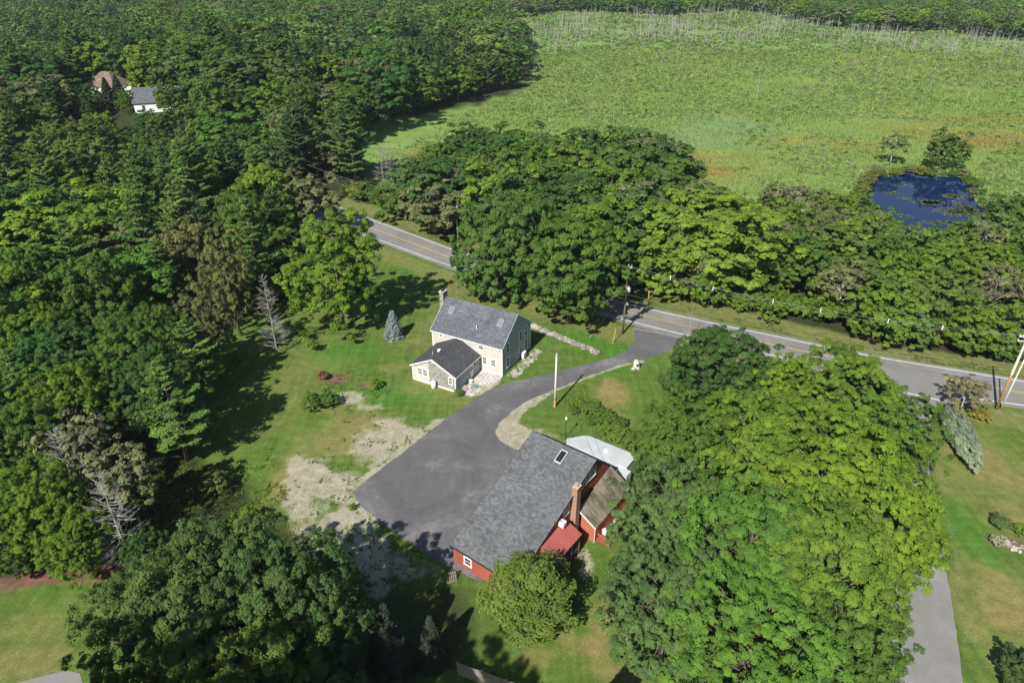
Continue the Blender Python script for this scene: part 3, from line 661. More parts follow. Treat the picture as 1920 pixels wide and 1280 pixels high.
# window air conditioner
b = MB(); b.box((x1 + .02, -7.35, 4.15), (x1 + .75, -6.65, 4.75)); a_ = b.build('air_conditioner', M_white_pl, barn, bevel=.03)
b = MB(); b.box((x1 + .15, -7.2, 4.752), (x1 + .6, -6.8, 4.77)); b.build('grille', M_steel, a_)
# red metal lean-to on posts
b = MB(); b.slab([(x1 + .02, -10.8, 4.0), (10.65, -10.85, 2.95), (10.65, -5.75, 2.95), (x1 + .02, -5.8, 4.0)], .08); b.build('porch_roof', M_redmetal, barn)
b = MB()
for yy_ in (-10.7, -9.1, -7.5, -5.95): b.box((10.4, yy_ - .07, 0), (10.54, yy_ + .07, 2.9))
b.box((10.4, -10.63, 1.0), (10.5, -6.02, 1.1)); b.box((10.4, -10.63, 2.75), (10.5, -6.02, 2.9)); b.build('porch_post', M_bark, barn)
b = MB(); b.box((10.44, -10.6, .12), (10.46, -6.05, 2.74)); b.build('porch_screen', M_screen, barn)
b = MB(); b.slab([(x1 + .02, -10.72, .1), (10.38, -10.72, .1), (10.38, -10.72, 2.95), (x1 + .02, -10.72, 3.9)], .05, (0, 1, 0)); b.build('porch_side', M_red, barn)
b = MB(); b.box((x1 + .02, -10.6, 0), (10.36, -6.0, .1)); b.build('porch_floor', M_pole, barn)
# brown-roofed addition
ax1 = 11.0
b = MB(); b.slab([(x1 + .30, -3.75, 3.95), (11.2, -3.75, 2.42), (11.2, 4.35, 2.52), (x1 + .02, 3.95, 4.75)], .12); b.build('addition_roof', M_roof_brown, barn)
b = MB(); b.slab([(x1 + .75, -3.55, 0), (ax1, -3.55, 0), (ax1, -3.55, 2.38), (x1 + .75, -3.55, 3.62)], .12, (0, 1, 0)); b.build('addition_wall', M_red_clap, barn)
b = MB(); b.box((ax1 - .12, -3.42, 0), (ax1, 4.1, 2.36)); b.slab([(x1 + .01, 4.1, 0), (ax1, 4.1, 0), (ax1, 4.1, 2.38), (x1 + .01, 4.1, 4.4)], .12, (0, 1, 0)); b.build('addition_wall', M_red_clap, barn)
b = MB(); b.slab([(x1 + .3, -3.80, 3.97), (11.22, -3.80, 2.44), (11.22, -3.752, 2.44), (x1 + .3, -3.752, 3.97)], .16)
b.box((ax1 + .004, -3.56, 0), (ax1 + .05, -3.42, 2.3)); b.build('trim', M_white, barn)
# deck beside the addition
t = thing('deck', 'small red wooden deck with railing posts beside the barn addition', 'deck', BL(-.2, 11.1), BY)
b = MB(); b.box((0, -3.5, .3), (1.7, 3.0, .42)); b.build('platform', M_red, t)
for yy_ in (-3.4, -1.2, 1.0, 2.9):
    b = MB(); b.box((1.55, yy_ - .06, 0), (1.67, yy_ + .06, 1.35)); b.build('post', M_pole, t)
b = MB(); b.box((1.56, -3.34, 1.2), (1.66, -1.26, 1.28)); b.box((1.56, -1.14, 1.2), (1.66, .94, 1.28)); b.box((1.56, 1.06, 1.2), (1.66, 2.84, 1.28)); b.box((.1, -3.46, 1.2), (1.5, -3.38, 1.28)); b.build('rail', M_red_clap, t)
def chair(label, s, t_, rz):
    o = thing('patio_chair', label, 'chair', BL(s, t_, .42), BY + rz, 'white plastic chairs on the deck')
    b = MB(); b.box((-.25, -.25, .38), (.25, .25, .43)); b.build('seat', M_white_pl, o)
    b = MB(); b.slab([(-.25, .2, .43), (.25, .2, .43), (.23, .34, .95), (-.23, .34, .95)], .04, (0, 1, 0)); b.build('backrest', M_white_pl, o)
    for x in (-1, 1):
        for y in (-1, 1):
            b = MB(); b.box((x * .22 - .02, y * .22 - .02, 0), (x * .22 + .02, y * .22 + .02, .378)); b.build('leg', M_white_pl, o)
        b = MB(); b.box((x * .27 - .03, -.22, .6), (x * .27 + .03, .24, .64)); b.build('armrest', M_white_pl, o)
chair('white plastic chair on the deck nearest the brown roof corner', 2.35, 11.75, 1.2)
chair('white plastic chair halfway along the deck of the barn', .5, 11.75, -.5)
t = thing('wooden_pallet', 'dark wooden pallet leaning in the shade by the barn end wall', 'pallet', tuple(G(846, 1092)), R_(20))
b = MB()
for i in range(6): b.box((-.6 + i * .22, -.05, 0), (-.6 + i * .22 + .12, 0, 1.2))
b.build('board', M_pole, t)
b = MB()
for z_ in (.08, .55, 1.02): b.box((-.62, .002, z_), (.64, .09, z_ + .1))
b.build('stringer', M_pole, t); t.rotation_euler = (R_(-25), 0, R_(20))

# camper trailer behind the barn
t = thing('camper_trailer', 'long white camper trailer parked behind the red barn', 'camper', (2.48, 64.15, 0), BY)
Mc = simple('camper_roof_white', (.42, .45, .46), .5, .14, .8); Mcs = simple('camper_side', (.45, .50, .56), .4, .06, 1)
out = [(.55, 7.0), (1.9, 8.75), (2.6, 9.15), (9.25, 9.35), (9.3, 6.7), (1.6, 6.45), (.75, 6.5)]
b = MB(); b.slab([(x, y, 2.98) for x, y in out], 2.4); b.build('body', Mcs, t)
b = MB(); cx_, cy_ = 5.2, 7.9; b.slab([(cx_ + (x - cx_) * 1.01, cy_ + (y - cy_) * 1.03, 3.06) for x, y in out], .077); b.build('roof', Mc, t)
b = MB(); b.slab([(7.9, 6.695, 2.8), (9.95, 6.68, 2.75), (9.85, 5.75, 2.6), (9.3, 5.7, 2.6)], 2.0); b.build('slide_out', Mc, t)
b = MB(); b.box((5.5, 7.5, 3.062), (6.1, 8.0, 3.25)); b.build('roof_vent', M_white_pl, t, bevel=.03)
b = MB(); b.box((2.2, 6.40, 1.2), (8.6, 6.47, 1.5)); tag(b.build('stripe', simple('dark_blue_paint', (.03, .05, .12), .4), t))
for xx in (5.2, 6.1):
    b = MB(); b.tube([(xx, 6.5, .36), (xx, 6.72, .36)], .36, 18); wv = b.build('wheel', M_dark, t); b = MB(); b.tube([(xx, 6.46, .36), (xx, 6.498, .36)], .18, 12); b.build('rim', M_steel, wv)
    b = MB(); b.tube([(xx, 8.9, .36), (xx, 9.12, .36)], .36, 18); b.build('wheel', M_dark, t)
b = MB(); b.tube([(.8, 7.5, .62), (-.6, 7.4, .55)], .06, 6); b.tube([(-.4, 7.42, .55), (-.4, 7.42, 0)], .04, 6); b.build('hitch', M_dark, t)

# ------------------------------------------------------------------ poles, wires, lamp, fence
def pole(name, label, base, h, r0, r1, mat, lean=(0, 0), cat='utility pole'):
    t = thing(name, label, cat, tuple(base)); top = np.array([lean[0], lean[1], h])
    b = MB(); b.tube([(0, 0, 0), tuple(top * .5), tuple(top)], [r0, (r0 + r1) / 2, r1], 10); b.build('shaft', mat, t, smooth=True); return t
p_mid = G(1040, 763); t = pole('utility_pole', 'short pale weathered pole standing alone in the grass by the driveway', p_mid, 9.0, .17, .12, M_pole_white)
b = MB(); b.tube([(0, 0, 8.7), (0, 0, 9.06)], .14, 10); b.build('top_cap', M_steel, t)
b = MB(); b.tube([(0, 0, 0.02), (0, 0, 1.2)], [.185, .18], 10); tag(b.build('base_stain', M_pole_new, t), 'orange brown pole foot')
p2 = G(1167, 626); t = pole('utility_pole', 'tall dark grey utility pole with a transformer beside the driveway mouth', p2, 13.0, .19, .12, M_pole)
b = MB(); b.tube([(.38, -.1, 8.0), (.38, -.1, 8.1), (.38, -.1, 8.9), (.38, -.1, 9.0)], [.2, .27, .27, .2], 12); tr_ = b.build('transformer', M_steel, t, smooth=True)
b = MB(); b.tube([(.38, -.1, 9.0), (.38, -.1, 9.25)], .05, 6); b.build('bushing', M_white_pl, tr_)
b = MB(); b.tube([(.1, 0, 11.3), (1.2, .3, 11.2)], .05, 6); b.build('crossarm', M_pole_white, t)
b = MB(); b.box((.1, -.08, 12.3), (.6, .08, 12.5)); b.tube([(.5, 0, 12.5), (.5, 0, 12.9)], .06, 6); b.build('cutout_fuse', M_steel, t)
b = MB(); b.tube([(-.22, 0, 5.0), (-.26, 0, 8.5)], .05, 6); b.build('conduit', M_dark, t)
p3 = G(1868, 767); t = pole('utility_pole', 'tan wooden utility pole with crossarms at the roadside beside the lawn', p3, 12.3, .20, .13, M_pole_new)
b = MB(); b.tube([(0, 0, 6.0), (0, 0, 12.35)], [.172, .135], 10); tag(b.build('upper_shaft', M_pole_white, t), 'pale bleached upper half of the pole')
b = MB(); b.box((-1.1, -.06, 11.3), (.9, .06, 11.42)); b.box((-1.2, -.06, 12.0), (.9, .06, 12.12)); b.build('crossarm', M_pole_white, t)
b = MB(); b.tube([(-1.15, 0, 11.42), (-1.2, 0, 11.75)], .05, 6); b.tube([(-1.1, 0, 12.12), (-1.1, 0, 12.35)], .05, 6); b.tube([(-.7, 0, 12.12), (-.7, 0, 12.35)], .05, 6); b.build('insulator', M_white_pl, t)
p4 = G(1876, 768); t = pole('stub_pole', 'thin white stub pole leaning beside the tan utility pole', p4, 8.6, .11, .09, M_pole_white, (.25, 0), 'pole')
b = MB(); b.tube([(.25, 0, 8.6), (.25, 0, 8.7)], .12, 8); b.build('top_cap', M_steel, t)
p5 = G(859, 457); t = pole('utility_pole', 'pale utility pole at the far roadside half behind the maples', p5, 9.5, .17, .12, M_pole_white)
b = MB(); b.box((-.6, -.05, 8.6), (.6, .05, 8.72)); b.build('crossarm', M_pole, t)
p6 = G(1215, 566); t = pole('marker_post', 'short yellowish post standing on the far verge of the road', p6, 2.2, .09, .08, M_pole_new, (0, 0), 'post')
b = MB(); b.tube([(0, 0, 2.2), (0, 0, 2.26)], .10, 8); b.build('top_cap', M_pole_white, t)
pl = G(1060, 822); t = thing('lamp_post', 'thin dark lamp post with a pale head between driveway and camper', 'lamp post', tuple(pl))
b = MB(); b.tube([(0, 0, 0), (0, 0, 3.2)], .05, 8); b.build('post', M_dark, t)
b = MB(); b.tube([(0, 0, 3.2), (0, 0, 3.3), (0, 0, 3.55), (0, 0, 3.6)], [.1, .17, .12, .03], 10); b.build('lantern', M_white_pl, t)
def wire(name, A, B, sag, label, r=.022, mat=M_wire, n=24, group=None, ticks=0):
    A = np.array(A); B = np.array(B); P = [A + (B - A) * k / n - np.array([0, 0, 4 * sag * (k / n) * (1 - k / n)]) for k in range(n + 1)]
    b = MB(); b.tube(P, r, 4)
    if ticks:
        t = thing(name, label, 'wire', (0, 0, 0), 0, group); b.build('cable', mat, t); 
        for q in range(1, ticks + 1):
            p = P[int(n * q / (ticks + 1))]; c = MB(); c.box((p[0] - .05, p[1] - .05, p[2] - .45), (p[0] + .05, p[1] + .05, p[2] + .25)); c.build('spacer', M_white_pl, t)
        return t
    return tag(b.build(name, mat), label, 'wire', group)
up = lambda p, z, dx=0, dy=0: (p[0] + dx, p[1] + dy, z)
T3 = p3
wire('power_line', up(p2, 12.7, .1), up(T3, 12.3, -1.1), 1.6, 'topmost power line from the dark pole to the tan pole', ticks=6, r=.022)
wire('power_line', up(p2, 12.3, .5), up(T3, 12.2, -.7), 2.0, 'second power line just below the spacer cable over the road', r=.014)
wire('phone_cable', up(p2, 7.6), up(T3, 7.4), 1.0, 'thick lower cable strung along the far side of the road', r=.035, mat=M_wire_dark)
wire('phone_cable', up(p2, 6.6), up(T3, 6.6), 1.1, 'lowest pale cable strung between the dark and tan poles', r=.02)
wire('power_line', up(p2, 12.6, -.1), up(p5, 9.2), 1.2, 'power line running from the dark pole towards the far pole')
wire('phone_cable', up(p2, 7.2), up(p5, 6.6), 1.0, 'lower cable hidden behind the big maples towards the far pole', r=.03)
d_far = (far_line[2] + near_line[2]) / 2; wire('power_line', up(p5, 9.2), (-52, 172, 9.5), 1.0, 'power line above the shaded stretch of the far road')
wire('phone_cable', up(p5, 7.0), (-52, 172, 7.5), 1.0, 'lower cable above the shaded stretch of the far road')
wire('power_line', up(T3, 12.2, -.9), (T3[0] + 42, T3[1] - 14, 12), 1.2, 'power line leaving the tan pole past the picture edge')
wire('service_cable', up(p2, 8.6), up(p_mid, 8.9), .8, 'service cable from the dark pole to the short pale pole', r=.02, mat=M_wire_dark)
wire('service_cable', up(p_mid, 8.7), BL(-2.5, 7.0, 6.3), .6, 'service cable from the short pale pole to the barn', r=.02, mat=M_wire_dark)
wire('service_cable', up(p2, 8.0), HL(.05, 8.9, 4.9), .5, 'service cable from the dark pole to the cream house', r=.018, mat=M_wire)
for k, (px, py, zt) in enumerate(((1105, 634, 8.4), (1149, 644, 12.0))):
    g = G(px, py); t = thing('guy_wire', ['guy wire anchored in the maple shade left of the dark pole', 'guy wire with a yellow guard at its foot by the driveway'][k], 'wire', tuple(g))
    v = np.array([p2[0] - g[0], p2[1] - g[1], zt]); b = MB(); b.tube([(0, 0, 0), tuple(v)], .013, 4); b.build('strand', M_wire_dark, t)
    b = MB(); b.tube([(0, 0, 0), tuple(v * (.2 if k else .08))], .045 if k else .03, 6); b.build('guard', M_paint_y if k else M_steel, t)
# grey board fence at the bottom edge
fa = G(856, 1241, 1.8); fb = G(1040, 1306, 1.8); dv = fb - fa; fl = np.linalg.norm(dv[:2]); fang = math.atan2(dv[1], dv[0])
t = thing('wooden_fence', 'grey weathered board fence crossing the bottom of the yard', 'fence', (fa[0], fa[1], 0), fang)
b = MB(); rn = random.Random(5); x = 0
while x < fl:
    b.box((x, -.012, .05 + rn.uniform(-.02, .02)), (x + .14, .012, 1.8 + rn.uniform(-.03, .03))); x += .155
b.build('board_panel', M_fence, t)
b = MB(); b.box((0, .014, .4), (fl, .06, .5)); b.box((0, .014, 1.4), (fl, .06, 1.5)); b.build('rail', M_fence, t)
for k in range(int(fl / 2.4) + 1):
    b = MB(); b.box((k * 2.4, .062, 0), (k * 2.4 + .1, .16, 1.85)); b.build('post', M_fence, t)

# ------------------------------------------------------------------ far houses in the woods
def far_house(loc, rz, Lh, Wh, he, hr, roofm, label, hip=False):
    t = thing('house', label, 'house', tuple(loc), rz)
    b = MB(); 
    if hip: b.box((0, 0, 0), (Lh, Wh, he))
    else:
        b.box((.1, 0, 0), (Lh - .1, .1, he)); b.box((.1, Wh - .1, 0), (Lh - .1, Wh, he))
        for xa in (0, Lh - .1): b.slab([(xa, 0, 0), (xa, Wh, 0), (xa, Wh, he), (xa, Wh/2, hr - .12), (xa, 0, he)], .1, (1, 0, 0))
    b.build('wall', M_white_pl, t); b = MB(); o = .35
    if hip:
        c1, c2 = (Wh/2, Wh/2, hr), (Lh - Wh/2, Wh/2, hr); e = [(-o, -o, he), (Lh + o, -o, he), (Lh + o, Wh + o, he), (-o, Wh + o, he)]
        b.add(e + [c1, c2], [(0, 1, 5, 4), (1, 2, 5), (2, 3, 4, 5), (3, 0, 4), (0, 3, 2, 1)])
    else:
        for s in (0, 1):
            y0 = -o if s == 0 else Wh + o; b.slab([(-o, y0, he - .2), (Lh + o, y0, he - .2), (Lh + o, Wh/2, hr), (-o, Wh/2, hr)], .15)
    b.build('roof', roofm, t)
    for k in range(3): window(t, 'y', Lh * (.15 + .3 * k), Lh * (.15 + .3 * k) + .9, 1.2, 2.5, 0, -1, 2, 1)
    window(t, 'x', Wh * .3, Wh * .3 + .9, 1.2, 2.5, 0, -1, 2, 1)
M_tan = shingle('tan_shingle', (.20, .15, .12), 1.2)
def on_hill(px, py, up=0.0):
    z = 10.0
    for _ in range(20):
        p = G(px, py, z); z = float(hill(p[0], p[1]))
    return G(px, py, z)
hA = on_hill(165, 186); hB = on_hill(255, 214); hC = on_hill(86, 112)
far_house(hA, R_(-15), 12, 9, 4.2, 8.5, M_tan, 'white house with a tan hip roof among the left woods', True)
far_house(hB, R_(18), 15, 10, 3.4, 7.2, M_roof_barn, 'white gabled house with a grey roof among the left woods')
far_house(hC, R_(5), 14, 9, 4.5, 8.0, M_tan, 'small distant house with a tan roof near the upper left corner')
t = thing('shed', 'small white shed roof between the two houses in the woods', 'shed', tuple(on_hill(238, 186)), .3)
b = MB(); b.box((0, 0, 0), (4, 3, 2.6)); b.build('wall', M_white_pl, t); b = MB(); b.slab([(-.2, -.2, 2.7), (4.2, -.2, 2.7), (4.2, 3.2, 3.6), (-.2, 3.2, 3.6)], .1); b.build('roof', M_white_pl, t)

# ------------------------------------------------------------------ pond
POND = smooth_line(GP([(1560, 385), (1600, 372), (1632, 345), (1650, 332), (1720, 326), (1790, 334), (1822, 352), (1842, 385), (1860, 420), (1830, 460), (1740, 490), (1640, 470), (1560, 410), (1560, 385)]), 4)[:-1]
_a = np.linspace(0, 2 * np.pi, len(POND), endpoint=False); _c = POND.mean(0)
POND = _c + (POND - _c) * (1 + .05 * np.sin(5 * _a + 1) + .05 * np.sin(11 * _a) + .035 * np.sin(17 * _a + 2))[:, None]
N = NT('pond_water'); N.bump(N.noise(N.co(), 2.5, 2), .05, .02); M_water = N.fin((.004, .014, .060), .03, .5); N.b.inputs['IOR'].default_value = 1.33
sheet('pond', POND, .03, M_water)
sheet('pond', GP([(1556, 388), (1566, 377), (1578, 376), (1588, 384), (1584, 392), (1570, 396), (1560, 395)]), .03, M_water)
def lily():
    r = np.random.default_rng(4); vs = []; fs = []; k = 0; tones = []
    spots = [(1745, 380, 3.0, 1.5, 500), (1795, 398, 4, 3, 420), (1685, 348, 2, .8, 60), (1790, 368, 3, 1.5, 200), (1690, 405, 3, 1.5, 70), (1770, 418, 5, 1.6, 220), (1815, 392, 2, 4, 420), (1672, 362, 2, 1, 50), (1700, 372, 2, .8, 40)]
    for px, py, rx, ry, n in spots:
        c = G(px, py)
        for i in range(n):
            x = c[0] + r.normal() * rx * .55; y = c[1] + r.normal() * ry * .55; q = r.uniform(.12, .34); a0 = r.uniform(0, 6.28)
            if sdf_poly(POND, np.array([x]), np.array([y]))[0] < .3: continue
            vs.append((x, y, .055))
            for j in range(4):
                a = a0 + j * math.pi / 2; vs.append((x + q * math.cos(a), y + q * math.sin(a), .052))
            fs += [(k + 1, k + 2, k + 3, k + 4)]; k += 5; tones.append(r.random())
    tint = np.tile(np.array([[.17, .22, .07, 1]]), (len(fs), 1)) * np.array(tones)[:, None] * .5 + np.array([[.09, .13, .04, 1]])
    o = link('lily_pads', np_mesh('lily_pads', vs, fs, M_grassy, {'tone': ('FLOAT', 'FACE', tones), 'tint': ('FLOAT_COLOR', 'FACE', tint)}))
    tag(o, 'pale green lily pads floating on the blue pond', 'lily pads', kind='stuff')
lily()

# ------------------------------------------------------------------ foliage generator
def unit(v): return v / (np.linalg.norm(v, axis=-1, keepdims=True) + 1e-9)
def leaves(c, nrm, ln, wd, r):
    """Diamond leaf cards."""
    n = len(c); a = unit(np.cross(nrm, r.normal(size=(n, 3)))); b_ = np.cross(nrm, a)
    s = r.uniform(.7, 1.3, (n, 1)); a = a * ln * s * .5; b_ = b_ * wd * s * .5
    v = np.stack([c - a, c - b_ + a * .1, c + a, c + b_ + a * .1], 1).reshape(-1, 3)
    return v, np.arange(n * 4).reshape(n, 4)
def crown_pts(seed, R, zb, zt, nc, rc, nsub, npl, flat=.62, lobes=5, lobe_amp=.28, low=-.45, ragged=.12, taper=0.0):
    r = np.random.default_rng(seed)
    hz = (zt - zb) / 2; zc = zb + hz
    ld = unit(r.normal(size=(lobes, 3)) * (1, 1, .6)); 
    def env(d): return 1 - lobe_amp * .5 + lobe_amp * np.max(np.clip(1 - 2.2 * (1 - d @ ld.T), 0, 1), axis=1) + ragged * r.normal(size=len(d))
    i = np.arange(nc * 2); z = 1 - 2 * (i + .5) / (nc * 2); ph = i * 2.399963 + r.uniform(0, .5, len(i)); q = np.sqrt(1 - z * z)
    d = np.stack([q * np.cos(ph), q * np.sin(ph), z], 1); d = unit(d + r.normal(size=d.shape) * .07); d = d[d[:, 2] > low]
    d = d[r.permutation(len(d))[:nc]]
    f = env(d) * np.where(r.random(len(d)) < .78, r.uniform(.84, 1, len(d)), r.uniform(.45, .85, len(d)))
    sc = np.array([R, R, hz]); cc = d * sc * f[:, None]
    if taper: cc[:, :2] *= (1 - taper * np.clip(cc[:, 2:3] / hz, -1, 1))
    out = unit(cc / sc ** 1.0)
    cc = cc + (0, 0, zc)
    # sub clumps
    rr = rc * r.uniform(.7, 1.35, len(cc))
    sd_ = unit(r.normal(size=(len(cc), nsub, 3)) + out[:, None] * .9 + np.array([0, 0, .5]))
    sc_ = cc[:, None] + sd_ * (rr[:, None, None] * r.uniform(.45, .95, (len(cc), nsub, 1))) * (1, 1, flat)
    srad = rr[:, None] * .42 * r.uniform(.7, 1.3, (len(cc), nsub))
    tone_c = r.random((len(cc), 1)) * .55 + r.random((len(cc), nsub)) * .25
    ld_ = unit(r.normal(size=(len(cc), nsub, npl, 3)) + sd_[:, :, None] * .8 + np.array([0, 0, .45]))
    p = sc_[:, :, None] + ld_ * (srad[:, :, None, None] * r.uniform(.55, 1.1, (len(cc), nsub, npl, 1))) * (1, 1, .75)
    nn = unit(ld_ * .55 + sd_[:, :, None] * .35 + np.array([0, 0, .42]) + r.normal(size=ld_.shape) * .26)
    tn = np.broadcast_to(tone_c[:, :, None], p.shape[:3]) + r.random(p.shape[:3]) * .2
    return p.reshape(-1, 3), nn.reshape(-1, 3), tn.reshape(-1), cc, r
def trunk_mb(seed, zt, r0, tips, nb, zfork=.3, sides=7, bend=.4):
    r = random.Random(seed); b = MB(); k = 5
    pts = [np.array([bend * math.sin(i * 1.3 + seed) * i / k * .6, bend * math.cos(i + seed) * i / k * .6, zt * .86 * i / k]) for i in range(k + 1)]
    b.tube(pts, [r0 * 1.25] + [r0 * (1 - .85 * i / k) for i in range(1, k + 1)], sides)
    tips = list(tips); r.shuffle(tips)
    for tp in tips[:nb]:
        z0 = max(zt * zfork, min(zt * .75, tp[2] - np.hypot(tp[0], tp[1]) * .75)); f = z0 / (zt * .86) * k; i = min(k - 1, int(f)); s = pts[i] + (pts[i+1] - pts[i]) * (f - i)
        e = np.array(tp); m = s + (e - s) * .5 + np.array([0, 0, .12 * np.linalg.norm(e - s)]); rr = r0 * (.42 - .25 * z0 / zt)
        b.tube([s, m, s + (e - s) * .97], [rr, rr * .6, rr * .2], 4, cap=False)
    return b
PROTO = {}
def proto_crown(key, seed, Hh, R, zb, nc, rc, nsub, npl, ln, wd, mat=None, r0=.3, nb=14, bark=None, **kw):
    p, nn, tn, cc, r = crown_pts(seed, R, zb, Hh, nc, rc, nsub, npl, **kw)
    v, f = leaves(p, nn, ln, wd, r)
    cm = np_mesh('crown', v, f, mat or M_leaf, {'tone': ('FLOAT', 'FACE', tn)})
    tm = trunk_mb(seed, Hh, r0, cc, nb).mesh('trunk', bark or M_bark, True)
    PROTO[key] = (cm, tm, Hh, R)
def proto_pine(key, seed, Hh, R, mat, whorl=1.05, per=5, ln=.55, dens=1.0, start=.28, power=.8, up=.25, gap=.1, cone=False):
    r = np.random.default_rng(seed); C_ = []; Nn = []; T = []; mb = MB()
    mb.tube([(0, 0, 0), (.1, 0, Hh * .5), (0, .1, Hh * .98)], [.28, .18, .03], 7)
    z = Hh * start
    while z < Hh * .985:
        t = (z / Hh - start) / (1 - start); Lb = R * ((1 - t) ** power) * (1 if cone else min(1, .55 + 1.6 * t)) + .25; k = per if not cone else per + 2
        a0 = r.uniform(0, 6.28)
        for i in range(k):
            if r.random() < gap: continue
            a = a0 + 6.283 * i / k + r.normal() * .18; lb = Lb * (r.uniform(.45, 1.2) if not cone else r.uniform(.88, 1.08)); upv = up + .35 * t + r.normal() * .06 if not cone else -.12
            d = np.array([math.cos(a), math.sin(a), upv]); s = np.array([0, 0, z])
            e = s + d * lb; mb.tube([s, e], [.05 + .02 * lb, .01], 3, cap=False)
            m = max(10, int(lb * 46 * dens)); u = r.uniform(.22 if not cone else .1, 1.0, m) ** .8
            side = np.array([-math.sin(a), math.cos(a), 0]); wdt = (.16 + .28 * lb * (1 - u * .65)) * (1 if not cone else .75)
            p = s + d * (lb * u)[:, None] + side * (r.normal(size=m) * wdt * .6)[:, None] + np.array([0, 0, 1]) * (r.normal(size=m) * .10 + .06)[:, None]
            nn = unit(np.array([0, 0, 1.0]) + d * .35 + r.normal(size=(m, 3)) * .38 + side * 0); C_.append(p); Nn.append(nn); T.append(np.full(m, r.random() * .6) + r.random(m) * .35)
        z += whorl * r.uniform(.75, 1.25) * (1 if not cone else .6)
    p = np.concatenate(C_); nn = np.concatenate(Nn); v, f = leaves(p, nn, ln, ln * .38, r)
    PROTO[key] = (np_mesh('crown', v, f, mat, {'tone': ('FLOAT', 'FACE', np.concatenate(T))}), mb.mesh('trunk', M_bark, True), Hh, R)
def proto_dead(key, seed, Hh, spread, mat, nb=26, twigs=5, r0=.22, start=.2, sub=.5, upb=.35):
    r = random.Random(seed); b = MB(); b.tube([(0,0,0), (.1,.05,Hh*.5), (.0,.1,Hh)], [r0, r0*.6, .03], 6)
    for i in range(nb):
        z = Hh * (start + (1 - start) * (i + r.random()) / nb) * .98; a = r.uniform(0, 6.28); t = (z / Hh - start) / (1 - start)
        lb = spread * (1 - t) ** .7 * r.uniform(.6, 1.1) + .3; d = np.array([math.cos(a), math.sin(a), upb + r.uniform(-.15, .25)])
        s = np.array([0, 0, z]); m = s + d * lb * .5 + np.array([r.uniform(-.15, .15), r.uniform(-.15, .15), r.uniform(-.25, .1)]); e = s + d * lb + np.array([0, 0, r.uniform(-.2, .5)])
        b.tube([s, m, e], [.032, .022, .009], 4, cap=False)
        for k in range(twigs):
            u = r.uniform(.3, .98); q = s + (e - s) * u; dd = d + np.array([r.uniform(-1, 1), r.uniform(-1, 1), r.uniform(-.2, .7)]) * .9
            b.tube([q, q + dd * lb * sub * (1.1 - u)], [.016, .006], 3, cap=False)
    PROTO[key] = (None, b.mesh('trunk', mat, False), Hh, spread)

# near trees: fine leaves
for i in range(3): proto_crown('near%d' % i, 11 + i, 16, 6.6, 2.6, 470, .78, 8, 42, .185, .145, r0=.34, nb=80, flat=.55, lobes=9, lobe_amp=.4, ragged=.12, low=-.6)
proto_crown('oak0', 21, 16, 7.0, 2.5, 300, .88, 9, 44, .20, .15, r0=.4, nb=80, flat=.8, lobes=9, lobe_amp=.48, ragged=.14, low=-.6)
proto_crown('maple0', 31, 19, 8.4, .8, 250, 1.2, 8, 40, .34, .26, r0=.45, nb=30, flat=.6, lobes=6, low=-.85)
proto_crown('maple1', 32, 19, 8.0, .8, 235, 1.2, 8, 40, .34, .26, r0=.45, nb=30, flat=.6, lobes=8, lobe_amp=.4, low=-.85)
proto_crown('birch0', 33, 21, 7.6, 1.0, 200, 1.15, 8, 44, .32, .24, r0=.4, nb=30, flat=.75, lobes=9, lobe_amp=.5, ragged=.17, taper=.1, low=-.75)
# mid distance broadleaf
for i in range(4): proto_crown('mid%d' % i, 41 + i, 16, 5.8, 1.6, 125, 1.15, 7, 30, .42, .32, r0=.28, nb=14, flat=.65, lobes=6, lobe_amp=.38, ragged=.16, taper=.06 * i, low=-.75)
for i in range(2): proto_crown('thin%d' % i, 51 + i, 15, 4.2, 3.5, 60, 1.0, 5, 16, .50, .36, r0=.18, nb=34, bark=M_bark_pale, flat=.7, lobes=6, lobe_amp=.5, ragged=.2)
for i in range(3): proto_crown('shrub%d' % i, 61 + i, 5, 2.5, .1, 70, .7, 6, 26, .26, .19, r0=.1, nb=16, flat=.7, lobes=7, lobe_amp=.5, low=-.2, ragged=.16)
proto_pine('small0', 71, 6.8, 3.7, M_leaf, whorl=.36, per=9, ln=.25, dens=1.9, start=.04, power=.75, gap=.03, up=.42)
for i in range(3): proto_pine('pine%d' % i, 81 + i, 20, 5.6, M_needle, whorl=.95, ln=.50, dens=1.7, start=.18, gap=.22, up=.3 + .1 * i)
proto_pine('spruce0', 91, 5.0, 1.55, M_needle, whorl=.42, per=7, ln=.28, dens=1.7, start=.03, power=.85, gap=0, cone=True)
proto_pine('spruce1', 92, 15, 3.6, M_needle, whorl=.9, per=7, ln=.5, dens=1.5, start=.06, power=.9, gap=.02, cone=True)
for i in range(3): proto_dead('dead%d' % i, 101 + i, 13, 3.4, M_dead, nb=95, twigs=12, r0=.15, start=.10, sub=.34, upb=.10)
for i in range(3): proto_dead('snag%d' % i, 111 + i, 9, .9, M_dead, nb=9, twigs=1, r0=.16, start=.35)

